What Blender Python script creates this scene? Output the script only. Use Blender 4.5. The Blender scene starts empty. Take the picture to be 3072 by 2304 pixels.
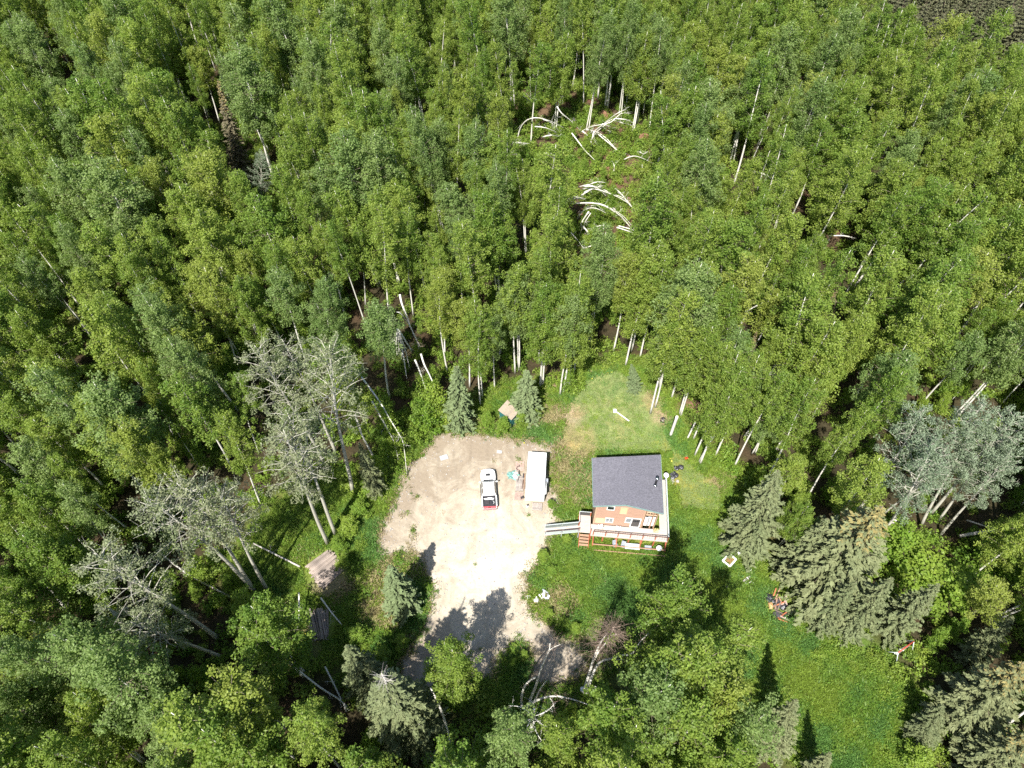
import bpy, bmesh, math, random
import numpy as np
from math import sin, cos, pi, radians, atan2, sqrt
from mathutils import Vector, Matrix

random.seed(7)
RNG = np.random.default_rng(11)
S = bpy.context.scene
C = S.collection

# ------------------------------------------------------------------ camera, sky, sun, exposure
CAM_H, TILT, FPX = 84.0, radians(36.5), 2150.0
cam_data = bpy.data.cameras.new('camera')
cam_data.sensor_width = 36.0
cam_data.lens = 36.0 * FPX / 3072.0
cam_data.clip_start = 1.0
cam_data.clip_end = 3000.0
cam = bpy.data.objects.new('camera', cam_data)
cam.location = (0, 0, CAM_H)
cam.rotation_euler = (TILT, 0, 0)
C.objects.link(cam)
S.camera = cam

SUN_EL, SUN_AZ = radians(55), radians(200)      # azimuth clockwise from +Y: shadows fall away up the picture and a little right
world = bpy.data.worlds.new('World')
S.world = world
world.use_nodes = True
wn = world.node_tree
wn.nodes.clear()
sky = wn.nodes.new('ShaderNodeTexSky')
sky.sky_type = 'NISHITA'
sky.sun_disc = False
sky.sun_elevation = SUN_EL
sky.sun_rotation = SUN_AZ
bg = wn.nodes.new('ShaderNodeBackground')
bg.inputs['Strength'].default_value = 0.09
wo = wn.nodes.new('ShaderNodeOutputWorld')
wn.links.new(sky.outputs[0], bg.inputs[0])
wn.links.new(bg.outputs[0], wo.inputs[0])

sun_d = bpy.data.lights.new('sun', 'SUN')
sun_d.energy = 4.6
sun_d.angle = radians(0.5)
sun_d.color = (1.0, 0.965, 0.90)
sun = bpy.data.objects.new('sun', sun_d)
to_sun = Vector((sin(SUN_AZ) * cos(SUN_EL), cos(SUN_AZ) * cos(SUN_EL), sin(SUN_EL)))
sun.rotation_euler = to_sun.to_track_quat('Z', 'Y').to_euler()
sun.location = to_sun * 200
C.objects.link(sun)

S.view_settings.view_transform = 'Standard'
S.view_settings.look = 'None'
S.view_settings.exposure = 1.16
S.view_settings.gamma = 1.0
S.view_settings.use_curve_mapping = False
S.cycles.max_bounces = 4
S.cycles.diffuse_bounces = 3
S.cycles.glossy_bounces = 2
S.cycles.transmission_bounces = 3
S.cycles.transparent_max_bounces = 4
S.cycles.use_denoising = False
S.cycles.sample_clamp_indirect = 4.0
S.cycles.caustics_reflective = False
S.cycles.caustics_refractive = False


# ------------------------------------------------------------------ surveying: where a sight line of the photograph meets a height
def pt(u, v, z=0.0):
    a = (u - 1536.0) / FPX
    b = (1152.0 - v) / FPX
    dy = sin(TILT) + b * cos(TILT)
    dz = -cos(TILT) + b * sin(TILT)
    t = (z - CAM_H) / dz
    return Vector((a * t, dy * t, z))


def D(x, y, z=0.0):
    return pt(x * 1.38879, y * 1.38879, z)


def inside(x, y, poly):
    r = False
    n = len(poly)
    j = n - 1
    for i in range(n):
        xi, yi = poly[i][0], poly[i][1]
        xj, yj = poly[j][0], poly[j][1]
        if (yi > y) != (yj > y) and x < (xj - xi) * (y - yi) / (yj - yi) + xi:
            r = not r
        j = i
    return r


def inside_np(X, Y, poly):
    r = np.zeros(X.shape, bool)
    n = len(poly)
    j = n - 1
    for i in range(n):
        xi, yi = poly[i][0], poly[i][1]
        xj, yj = poly[j][0], poly[j][1]
        if abs(yj - yi) < 1e-9:
            j = i
            continue
        c = ((yi > Y) != (yj > Y)) & (X < (xj - xi) * (Y - yi) / (yj - yi) + xi)
        r ^= c
        j = i
    return r


def dist_poly_np(X, Y, poly):
    d = np.full(X.shape, 1e9)
    n = len(poly)
    for i in range(n):
        ax, ay = poly[i][0], poly[i][1]
        bx, by = poly[(i + 1) % n][0], poly[(i + 1) % n][1]
        vx, vy = bx - ax, by - ay
        L = vx * vx + vy * vy + 1e-9
        t = np.clip(((X - ax) * vx + (Y - ay) * vy) / L, 0, 1)
        d = np.minimum(d, np.hypot(X - ax - t * vx, Y - ay - t * vy))
    return d


# ------------------------------------------------------------------ materials
def new_mat(name):
    m = bpy.data.materials.new(name)
    m.use_nodes = True
    nt = m.node_tree
    nt.nodes.clear()
    out = nt.nodes.new('ShaderNodeOutputMaterial')
    return m, nt, out


def nd(nt, t, **kw):
    n = nt.nodes.new(t)
    for k, v in kw.items():
        setattr(n, k, v)
    return n


def simple(name, col, rough=0.7, metal=0.0, var=0.12, scale=6.0, bump=0.0, bscale=30.0, spec=0.3, stretch=None):
    m, nt, out = new_mat(name)
    b = nd(nt, 'ShaderNodeBsdfPrincipled')
    b.inputs['Roughness'].default_value = rough
    b.inputs['Metallic'].default_value = metal
    b.inputs['Specular IOR Level'].default_value = spec
    tc = nd(nt, 'ShaderNodeTexCoord')
    mp = nd(nt, 'ShaderNodeMapping')
    if stretch:
        mp.inputs['Scale'].default_value = stretch
    nt.links.new(tc.outputs['Object'], mp.inputs[0])
    no = nd(nt, 'ShaderNodeTexNoise')
    no.inputs['Scale'].default_value = scale
    no.inputs['Detail'].default_value = 5
    nt.links.new(mp.outputs[0], no.inputs['Vector'])
    mr = nd(nt, 'ShaderNodeMapRange')
    mr.inputs['From Min'].default_value = 0.3
    mr.inputs['From Max'].default_value = 0.7
    mr.inputs['To Min'].default_value = 1 - var
    mr.inputs['To Max'].default_value = 1 + var
    nt.links.new(no.outputs['Fac'], mr.inputs[0])
    oi = nd(nt, 'ShaderNodeObjectInfo')
    mr2 = nd(nt, 'ShaderNodeMapRange')
    mr2.inputs['To Min'].default_value = 1 - var * 0.8
    mr2.inputs['To Max'].default_value = 1 + var * 0.8
    nt.links.new(oi.outputs['Random'], mr2.inputs[0])
    mu = nd(nt, 'ShaderNodeMath', operation='MULTIPLY')
    nt.links.new(mr.outputs[0], mu.inputs[0])
    nt.links.new(mr2.outputs[0], mu.inputs[1])
    vm = nd(nt, 'ShaderNodeVectorMath', operation='SCALE')
    vm.inputs[0].default_value = col
    nt.links.new(mu.outputs[0], vm.inputs['Scale'])
    nt.links.new(vm.outputs[0], b.inputs['Base Color'])
    if bump:
        n2 = nd(nt, 'ShaderNodeTexNoise')
        n2.inputs['Scale'].default_value = bscale
        n2.inputs['Detail'].default_value = 4
        nt.links.new(mp.outputs[0], n2.inputs['Vector'])
        bp = nd(nt, 'ShaderNodeBump')
        bp.inputs['Strength'].default_value = bump
        bp.inputs['Distance'].default_value = 0.05
        nt.links.new(n2.outputs['Fac'], bp.inputs['Height'])
        nt.links.new(bp.outputs[0], b.inputs['Normal'])
    nt.links.new(b.outputs[0], out.inputs[0])
    return m


def leaf_mat(name, c1, c2, trans=0.42, spec=0.25, rough=0.5, tcol=(1.25, 1.5, 0.5)):
    """Leaves: colour runs between c1 and c2 from tree to tree and from spray to spray, part of the light comes through."""
    m, nt, out = new_mat(name)
    oi = nd(nt, 'ShaderNodeObjectInfo')
    at = nd(nt, 'ShaderNodeAttribute', attribute_name='tone')
    add = nd(nt, 'ShaderNodeMath', operation='MULTIPLY_ADD')
    nt.links.new(oi.outputs['Random'], add.inputs[0])
    add.inputs[1].default_value = 0.55
    sc = nd(nt, 'ShaderNodeMath', operation='MULTIPLY')
    sep = nd(nt, 'ShaderNodeSeparateColor')
    nt.links.new(at.outputs['Color'], sep.inputs[0])
    nt.links.new(sep.outputs[0], sc.inputs[0])
    sc.inputs[1].default_value = 0.45
    nt.links.new(sc.outputs[0], add.inputs[2])
    mx = nd(nt, 'ShaderNodeMix', data_type='RGBA')
    nt.links.new(add.outputs[0], mx.inputs['Factor'])
    mx.inputs['A'].default_value = (*c1, 1)
    mx.inputs['B'].default_value = (*c2, 1)
    # per leaf brightness
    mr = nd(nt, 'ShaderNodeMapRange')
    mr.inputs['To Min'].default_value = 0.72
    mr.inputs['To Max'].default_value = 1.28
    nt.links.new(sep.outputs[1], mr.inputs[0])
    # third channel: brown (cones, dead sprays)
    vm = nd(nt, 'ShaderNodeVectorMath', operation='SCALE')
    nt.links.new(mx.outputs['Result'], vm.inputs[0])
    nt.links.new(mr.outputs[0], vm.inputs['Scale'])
    mb = nd(nt, 'ShaderNodeMix', data_type='RGBA')
    nt.links.new(sep.outputs[2], mb.inputs['Factor'])
    nt.links.new(vm.outputs[0], mb.inputs['A'])
    mb.inputs['B'].default_value = (0.30, 0.235, 0.085, 1)
    b = nd(nt, 'ShaderNodeBsdfPrincipled')
    b.inputs['Roughness'].default_value = rough
    b.inputs['Specular IOR Level'].default_value = spec
    nt.links.new(mb.outputs['Result'], b.inputs['Base Color'])
    tr = nd(nt, 'ShaderNodeBsdfTranslucent')
    vt = nd(nt, 'ShaderNodeVectorMath', operation='MULTIPLY')
    nt.links.new(mb.outputs['Result'], vt.inputs[0])
    vt.inputs[1].default_value = tcol
    nt.links.new(vt.outputs[0], tr.inputs['Color'])
    ms = nd(nt, 'ShaderNodeMixShader')
    ms.inputs[0].default_value = trans
    nt.links.new(b.outputs[0], ms.inputs[1])
    nt.links.new(tr.outputs[0], ms.inputs[2])
    nt.links.new(ms.outputs[0], out.inputs[0])
    return m


def bark_mat(name, pale, dark, thr=0.56, scale=(2.5, 2.5, 9.0), rough=0.75):
    m, nt, out = new_mat(name)
    tc = nd(nt, 'ShaderNodeTexCoord')
    mp = nd(nt, 'ShaderNodeMapping')
    mp.inputs['Scale'].default_value = scale
    nt.links.new(tc.outputs['Object'], mp.inputs[0])
    no = nd(nt, 'ShaderNodeTexNoise')
    no.inputs['Scale'].default_value = 1.0
    no.inputs['Detail'].default_value = 4
    no.inputs['Roughness'].default_value = 0.7
    nt.links.new(mp.outputs[0], no.inputs['Vector'])
    cr = nd(nt, 'ShaderNodeValToRGB')
    cr.color_ramp.elements[0].position = thr
    cr.color_ramp.elements[0].color = (*pale, 1)
    cr.color_ramp.elements[1].position = thr + 0.1
    cr.color_ramp.elements[1].color = (*dark, 1)
    nt.links.new(no.outputs['Fac'], cr.inputs[0])
    b = nd(nt, 'ShaderNodeBsdfPrincipled')
    b.inputs['Roughness'].default_value = rough
    b.inputs['Specular IOR Level'].default_value = 0.2
    nt.links.new(cr.outputs[0], b.inputs['Base Color'])
    nt.links.new(b.outputs[0], out.inputs[0])
    return m


M = {}
M['birch_leaf'] = leaf_mat('birch_leaf', (0.108, 0.192, 0.028), (0.265, 0.318, 0.058))
M['dull_leaf'] = leaf_mat('dull_leaf', (0.13, 0.205, 0.055), (0.22, 0.285, 0.09))
M['lime_leaf'] = leaf_mat('lime_leaf', (0.19, 0.245, 0.035), (0.27, 0.305, 0.065))
M['young_leaf'] = leaf_mat('young_leaf', (0.13, 0.235, 0.03), (0.25, 0.32, 0.05), trans=0.42)
M['aspen_leaf'] = leaf_mat('aspen_leaf', (0.165, 0.20, 0.095), (0.24, 0.25, 0.14), trans=0.3, tcol=(1.1, 1.3, 0.7))
M['blue_leaf'] = leaf_mat('blue_leaf', (0.15, 0.20, 0.12), (0.21, 0.255, 0.16), trans=0.25, tcol=(1.0, 1.3, 0.7))
M['spruce_needle'] = leaf_mat('spruce_needle', (0.135, 0.165, 0.078), (0.19, 0.205, 0.10), trans=0.15, spec=0.15, rough=0.7, tcol=(1.1, 1.2, 0.6))
M['blue_needle'] = leaf_mat('blue_needle', (0.13, 0.175, 0.08), (0.165, 0.205, 0.095), trans=0.12, spec=0.15, rough=0.7, tcol=(1.1, 1.2, 0.6))
M['dark_needle'] = leaf_mat('dark_needle', (0.07, 0.09, 0.05), (0.13, 0.14, 0.085), trans=0.12, spec=0.15, rough=0.7, tcol=(1.1, 1.2, 0.6))
M['brown_needle'] = leaf_mat('brown_needle', (0.15, 0.135, 0.085), (0.18, 0.155, 0.095), trans=0.1, spec=0.1, rough=0.8, tcol=(1, 1, 1))
M['grass_blade'] = leaf_mat('grass_blade', (0.13, 0.25, 0.035), (0.25, 0.335, 0.06), trans=0.4, tcol=(1.2, 1.35, 0.6))
M['lime_blade'] = leaf_mat('lime_blade', (0.18, 0.27, 0.035), (0.24, 0.32, 0.05), trans=0.35, tcol=(1.2, 1.3, 0.6))
M['deep_blade'] = leaf_mat('deep_blade', (0.085, 0.19, 0.045), (0.13, 0.24, 0.055), trans=0.3, tcol=(1.1, 1.4, 0.6))
M['lawn_blade'] = leaf_mat('lawn_blade', (0.19, 0.26, 0.085), (0.26, 0.30, 0.12), trans=0.3, tcol=(1.1, 1.3, 0.7))
M['dry_blade'] = leaf_mat('dry_blade', (0.26, 0.23, 0.1), (0.38, 0.32, 0.17), trans=0.25, tcol=(1, 1, 0.9))
M['flower'] = leaf_mat('flower', (0.55, 0.5, 0.06), (0.6, 0.55, 0.1), trans=0.2, tcol=(1, 1, 1))
M['birch_bark'] = bark_mat('birch_bark', (0.66, 0.63, 0.56), (0.10, 0.08, 0.06), 0.62)
M['limb_bark'] = bark_mat('limb_bark', (0.20, 0.17, 0.12), (0.09, 0.07, 0.05), 0.5)
M['twig_wood'] = bark_mat('twig_wood', (0.27, 0.20, 0.155), (0.13, 0.09, 0.07), 0.5)
M['pale_limb'] = bark_mat('pale_limb', (0.40, 0.38, 0.31), (0.16, 0.14, 0.11), 0.55)
M['aspen_bark'] = bark_mat('aspen_bark', (0.44, 0.42, 0.35), (0.16, 0.14, 0.11), 0.58)
M['dead_wood'] = bark_mat('dead_wood', (0.47, 0.43, 0.39), (0.22, 0.18, 0.15), 0.55)
M['spruce_bark'] = bark_mat('spruce_bark', (0.16, 0.12, 0.09), (0.07, 0.05, 0.04), 0.5)
M['log_bark'] = simple('log_bark', (0.25, 0.205, 0.175), 0.9, var=0.35, scale=5, bump=0.4, bscale=18, stretch=(1, 1, 1))
M['dark_log'] = simple('dark_log', (0.16, 0.125, 0.10), 0.9, var=0.35, scale=5, bump=0.4)
M['white_paint'] = simple('white_paint', (0.80, 0.80, 0.79), 0.3, var=0.02, spec=0.5)
M['camper_white'] = simple('camper_white', (0.80, 0.80, 0.78), 0.45, var=0.05, scale=2.0)
M['black_plastic'] = simple('black_plastic', (0.02, 0.02, 0.022), 0.5, var=0.1)
M['bed_black'] = simple('bed_black', (0.045, 0.043, 0.05), 0.75, var=0.3, scale=12, bump=0.5)
M['glass_dark'] = simple('glass_dark', (0.02, 0.024, 0.03), 0.08, var=0.02, spec=0.8)
M['glass_sky'] = simple('glass_sky', (0.22, 0.25, 0.27), 0.1, var=0.05, spec=0.8)  # pale sky reflection is painted into this glass's base colour
M['tyre'] = simple('tyre', (0.025, 0.025, 0.025), 0.9, var=0.1)
M['steel'] = simple('steel', (0.5, 0.5, 0.5), 0.3, metal=0.9, var=0.05)
M['chrome'] = simple('chrome', (0.7, 0.7, 0.7), 0.2, metal=1.0, var=0.02)
M['red_paint'] = simple('red_paint', (0.62, 0.10, 0.12), 0.4, var=0.08)
M['cedar'] = simple('cedar', (0.38, 0.235, 0.17), 0.75, var=0.14, scale=3, stretch=(0.3, 1, 4))
M['trim_wood'] = simple('trim_wood', (0.55, 0.38, 0.25), 0.7, var=0.1)
M['deck_board'] = simple('deck_board', (0.50, 0.43, 0.375), 0.8, var=0.14, scale=4, stretch=(0.5, 4, 1))
M['red_stain'] = simple('red_stain', (0.42, 0.12, 0.06), 0.7, var=0.15)
M['orange_stain'] = simple('orange_stain', (0.34, 0.205, 0.135), 0.7, var=0.15)
M['pale_rail'] = simple('pale_rail', (0.46, 0.51, 0.51), 0.5, var=0.05)
M['rail_panel'] = simple('rail_panel', (0.16, 0.19, 0.18), 0.5, var=0.2)
M['dark_rail'] = simple('dark_rail', (0.10, 0.05, 0.04), 0.5, var=0.1)
M['teal_fascia'] = simple('teal_fascia', (0.20, 0.30, 0.28), 0.6, var=0.08)
M['teal_paint'] = simple('teal_paint', (0.035, 0.15, 0.15), 0.7, var=0.15, scale=3)
M['plywood'] = simple('plywood', (0.46, 0.36, 0.24), 0.8, var=0.12)
M['shed_roof'] = simple('shed_roof', (0.32, 0.265, 0.205), 0.85, var=0.14, scale=4)
M['curtain'] = simple('curtain', (0.62, 0.52, 0.30), 0.8, var=0.1)
M['cloth_white'] = simple('cloth_white', (0.78, 0.77, 0.75), 0.8, var=0.08, bump=0.4)
M['tarp_teal'] = simple('tarp_teal', (0.12, 0.24, 0.215), 0.5, var=0.3, scale=4, bump=0.6, bscale=8)
M['bag_black'] = simple('bag_black', (0.03, 0.03, 0.036), 0.3, var=0.2, bump=0.8, bscale=10, spec=0.6)
M['char'] = simple('char', (0.05, 0.045, 0.05), 0.85, var=0.4, scale=8, bump=0.6)
M['stone'] = simple('stone', (0.36, 0.33, 0.30), 0.85, var=0.2, bump=0.5)
M['soil'] = simple('soil', (0.30, 0.18, 0.07), 0.95, var=0.3, scale=8, bump=0.6)
M['rust'] = simple('rust', (0.38, 0.13, 0.06), 0.8, var=0.25)
M['grey_board'] = simple('grey_board', (0.33, 0.29, 0.26), 0.85, var=.2)
M['pallet'] = simple('pallet', (0.40, 0.29, 0.245), 0.85, var=0.15)
M['grey_plastic'] = simple('grey_plastic', (0.30, 0.32, 0.36), 0.5, var=0.1)
M['slab'] = simple('slab', (0.36, 0.37, 0.37), 0.85, var=0.1)
M['root_dirt'] = simple('root_dirt', (0.17, 0.092, 0.055), 0.95, var=0.35, scale=4, bump=0.9, bscale=6)


# ------------------------------------------------------------------ object helpers
def link(o):
    C.objects.link(o)
    return o


def tag(o, label=None, cat=None, group=None, kind=None):
    if label: o['label'] = label
    if cat: o['category'] = cat
    if group: o['group'] = group
    if kind: o['kind'] = kind
    return o


def thing(name, label, cat, loc=(0, 0, 0), rz=0.0, group=None):
    o = bpy.data.objects.new(name, None)
    o.empty_display_size = 0.3
    o.location = loc
    o.rotation_euler = (0, 0, rz)
    link(o)
    return tag(o, label, cat, group)


class MB:
    """Collects shapes; build() links them as ONE mesh object."""
    def __init__(s):
        s.v = []; s.f = []; s.m = []; s.mi = 0; s.smooth = []

    def poly(s, pts, faces, smooth=False):
        b = len(s.v)
        s.v += [tuple(p) for p in pts]
        for f in faces:
            s.f.append(tuple(b + i for i in f))
            s.m.append(s.mi)
            s.smooth.append(smooth)

    def box(s, x0, x1, y0, y1, z0, z1, bev=0.0):
        if bev > 0:
            b = bev
            ring = lambda z, e: [(x0 + e, y0 + b, z), (x0 + b, y0 + e, z), (x1 - b, y0 + e, z), (x1 - e, y0 + b, z), (x1 - e, y1 - b, z), (x1 - b, y1 - e, z), (x0 + b, y1 - e, z), (x0 + e, y1 - b, z)]
            pts = ring(z0, b) + ring(z0 + b, 0) + ring(z1 - b, 0) + ring(z1, b)
            # inner rings: keep corners inside
            fs = [tuple(range(7, -1, -1)), tuple(range(24, 32))]
            for k in range(3):
                for i in range(8):
                    j = (i + 1) % 8
                    fs.append((k * 8 + i, k * 8 + j, k * 8 + 8 + j, k * 8 + 8 + i))
            s.poly(pts, fs)
            return s
        pts = [(x0, y0, z0), (x1, y0, z0), (x1, y1, z0), (x0, y1, z0), (x0, y0, z1), (x1, y0, z1), (x1, y1, z1), (x0, y1, z1)]
        s.poly(pts, [(3, 2, 1, 0), (4, 5, 6, 7), (0, 1, 5, 4), (1, 2, 6, 5), (2, 3, 7, 6), (3, 0, 4, 7)])
        return s

    def bar(s, a, b, w, h=None):
        """A square bar from a to b."""
        h = h or w
        a = Vector(a); b = Vector(b)
        d = (b - a).normalized()
        up = Vector((0, 0, 1)) if abs(d.z) < 0.95 else Vector((1, 0, 0))
        x = d.cross(up).normalized() * w / 2
        y = x.cross(d).normalized() * h / 2
        pts = [a - x - y, a + x - y, a + x + y, a - x + y, b - x - y, b + x - y, b + x + y, b - x + y]
        s.poly(pts, [(3, 2, 1, 0), (4, 5, 6, 7), (0, 1, 5, 4), (1, 2, 6, 5), (2, 3, 7, 6), (3, 0, 4, 7)])
        return s

    def tube(s, pts, radii, n=6, cap=True, smooth=True):
        pts = [Vector(p) for p in pts]
        if not hasattr(radii, '__len__'):
            radii = [radii] * len(pts)
        base = len(s.v)
        prev = None
        for i, p in enumerate(pts):
            if i == 0: d = pts[1] - pts[0]
            elif i == len(pts) - 1: d = pts[-1] - pts[-2]
            else: d = pts[i + 1] - pts[i - 1]
            if d.length < 1e-6: d = Vector((0, 0, 1))
            d.normalize()
            if prev is None:
                up = Vector((0, 0, 1)) if abs(d.z) < 0.9 else Vector((1, 0, 0))
                x = d.cross(up).normalized()
            else:
                x = (prev - d * prev.dot(d))
                if x.length < 1e-5: x = d.orthogonal()
                x.normalize()
            prev = x
            y = d.cross(x)
            for k in range(n):
                a = 2 * pi * k / n
                s.v.append(tuple(p + (x * cos(a) + y * sin(a)) * radii[i]))
        for i in range(len(pts) - 1):
            for k in range(n):
                j = (k + 1) % n
                s.f.append((base + i * n + k, base + i * n + j, base + (i + 1) * n + j, base + (i + 1) * n + k))
                s.m.append(s.mi); s.smooth.append(smooth)
        if cap:
            s.f.append(tuple(base + k for k in range(n - 1, -1, -1))); s.m.append(s.mi); s.smooth.append(False)
            e = base + (len(pts) - 1) * n
            s.f.append(tuple(e + k for k in range(n))); s.m.append(s.mi); s.smooth.append(False)
        return s

    def lump(s, c, r, seed=0, rough=0.25, n=8, m=5):
        """An uneven rounded lump (stone, bag)."""
        rr = random.Random(seed)
        c = Vector(c)
        r = Vector(r) if hasattr(r, '__len__') else Vector((r, r, r))
        base = len(s.v)
        s.v.append(tuple(c + Vector((0, 0, -r.z))))
        for i in range(1, m):
            th = pi * i / m
            for k in range(n):
                a = 2 * pi * k / n
                f = 1 + rr.uniform(-rough, rough)
                s.v.append(tuple(c + Vector((r.x * sin(th) * cos(a) * f, r.y * sin(th) * sin(a) * f, -r.z * cos(th) * f))))
        s.v.append(tuple(c + Vector((0, 0, r.z * (1 + rr.uniform(-rough, rough))))))
        for k in range(n):
            s.f.append((base, base + 1 + (k + 1) % n, base + 1 + k)); s.m.append(s.mi); s.smooth.append(False)
        for i in range(m - 2):
            for k in range(n):
                j = (k + 1) % n
                a = base + 1 + i * n
                s.f.append((a + k, a + j, a + n + j, a + n + k)); s.m.append(s.mi); s.smooth.append(False)
        e = base + 1 + (m - 2) * n
        for k in range(n):
            s.f.append((e + k, e + (k + 1) % n, len(s.v) - 1)); s.m.append(s.mi); s.smooth.append(False)
        return s

    def mesh(s, name, mats):
        me = bpy.data.meshes.new(name)
        me.from_pydata(s.v, [], s.f)
        if not isinstance(mats, (list, tuple)): mats = [mats]
        for m in mats: me.materials.append(m)
        me.polygons.foreach_set('material_index', s.m)
        me.polygons.foreach_set('use_smooth', s.smooth)
        me.update()
        return me

    def build(s, name, mats, parent=None, loc=None, rz=None):
        o = bpy.data.objects.new(name, s.mesh(name, mats))
        link(o)
        if parent is not None: o.parent = parent
        if loc is not None: o.location = loc
        if rz is not None: o.rotation_euler = (0, 0, rz)
        return o


def leaves_mesh(name, cen, nrm, size, tone, mat, aspect=0.62, axis=None):
    """Rhombic leaves: one quad each. cen, nrm (N,3); size (N,); tone (N,3). axis: long direction or None for random."""
    n = len(cen)
    if axis is None:
        axis = RNG.normal(size=(n, 3))
    nrm = nrm / (np.linalg.norm(nrm, axis=1, keepdims=True) + 1e-9)
    ax = axis - nrm * np.sum(axis * nrm, axis=1, keepdims=True)
    ax /= (np.linalg.norm(ax, axis=1, keepdims=True) + 1e-9)
    bx = np.cross(nrm, ax)
    h = size[:, None] * 0.5
    w = h * aspect
    # slight fold so that a leaf is never seen exactly on edge
    V = np.empty((n, 4, 3), np.float32)
    V[:, 0] = cen - ax * h
    V[:, 1] = cen + bx * w + nrm * h * 0.25
    V[:, 2] = cen + ax * h
    V[:, 3] = cen - bx * w + nrm * h * 0.25
    me = bpy.data.meshes.new(name)
    me.vertices.add(n * 4)
    me.vertices.foreach_set('co', V.reshape(-1))
    me.loops.add(n * 4)
    me.loops.foreach_set('vertex_index', np.arange(n * 4, dtype=np.int32))
    me.polygons.add(n)
    me.polygons.foreach_set('loop_start', np.arange(0, n * 4, 4, dtype=np.int32))
    me.polygons.foreach_set('loop_total', np.full(n, 4, np.int32))
    col = np.ones((n, 4, 4), np.float32)
    col[:, :, :3] = tone[:, None, :]
    a = me.attributes.new('tone', 'FLOAT_COLOR', 'POINT')
    a.data.foreach_set('color', col.reshape(-1))
    me.materials.append(mat)
    me.update()
    me.validate()
    return me


def join_meshes(name, a, b):
    """One mesh of two (for the far forest, where trunk and crown need not be told apart)."""
    bm = bmesh.new()
    bm.from_mesh(a)
    na = len(bm.faces)
    bm.from_mesh(b)
    bm.faces.ensure_lookup_table()
    nm = len(a.materials)
    for i in range(na, len(bm.faces)):
        bm.faces[i].material_index += nm
    me = bpy.data.meshes.new(name)
    bm.to_mesh(me)
    bm.free()
    for m in list(a.materials) + list(b.materials):
        me.materials.append(m)
    return me


def unit_rand(n, up=0.0):
    v = RNG.normal(size=(n, 3))
    v /= np.linalg.norm(v, axis=1, keepdims=True)
    v[:, 2] = v[:, 2] + up
    return v


def clump_leaves(clumps, per, lsize, up=0.8, droop=1.0):
    """clumps: (x,y,z,r,brown). Leaves scattered in flattened or drooping balls, thicker at their skins."""
    cs, ns, ss, ts = [], [], [], []
    for (x, y, z, r, br) in clumps:
        k = max(6, int(per * (r / 0.5) ** 2))
        d = RNG.normal(size=(k, 3))
        d /= np.linalg.norm(d, axis=1, keepdims=True)
        rad = r * RNG.uniform(0.35, 1.05, size=(k, 1)) ** 0.7
        p = d * rad
        p[:, 2] *= droop
        cs.append(p + np.array([x, y, z]))
        nn = d * 0.6 + unit_rand(k, up)
        ns.append(nn)
        ss.append(RNG.uniform(0.7, 1.3, size=k) * lsize)
        t = np.empty((k, 3))
        t[:, 0] = RNG.uniform(0, 1)
        t[:, 1] = np.clip(RNG.uniform(0, 1, size=k) * 0.6 + RNG.uniform(0, 0.4), 0, 1)
        t[:, 2] = br
        ts.append(t)
    return np.concatenate(cs), np.concatenate(ns), np.concatenate(ss), np.concatenate(ts)


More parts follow.
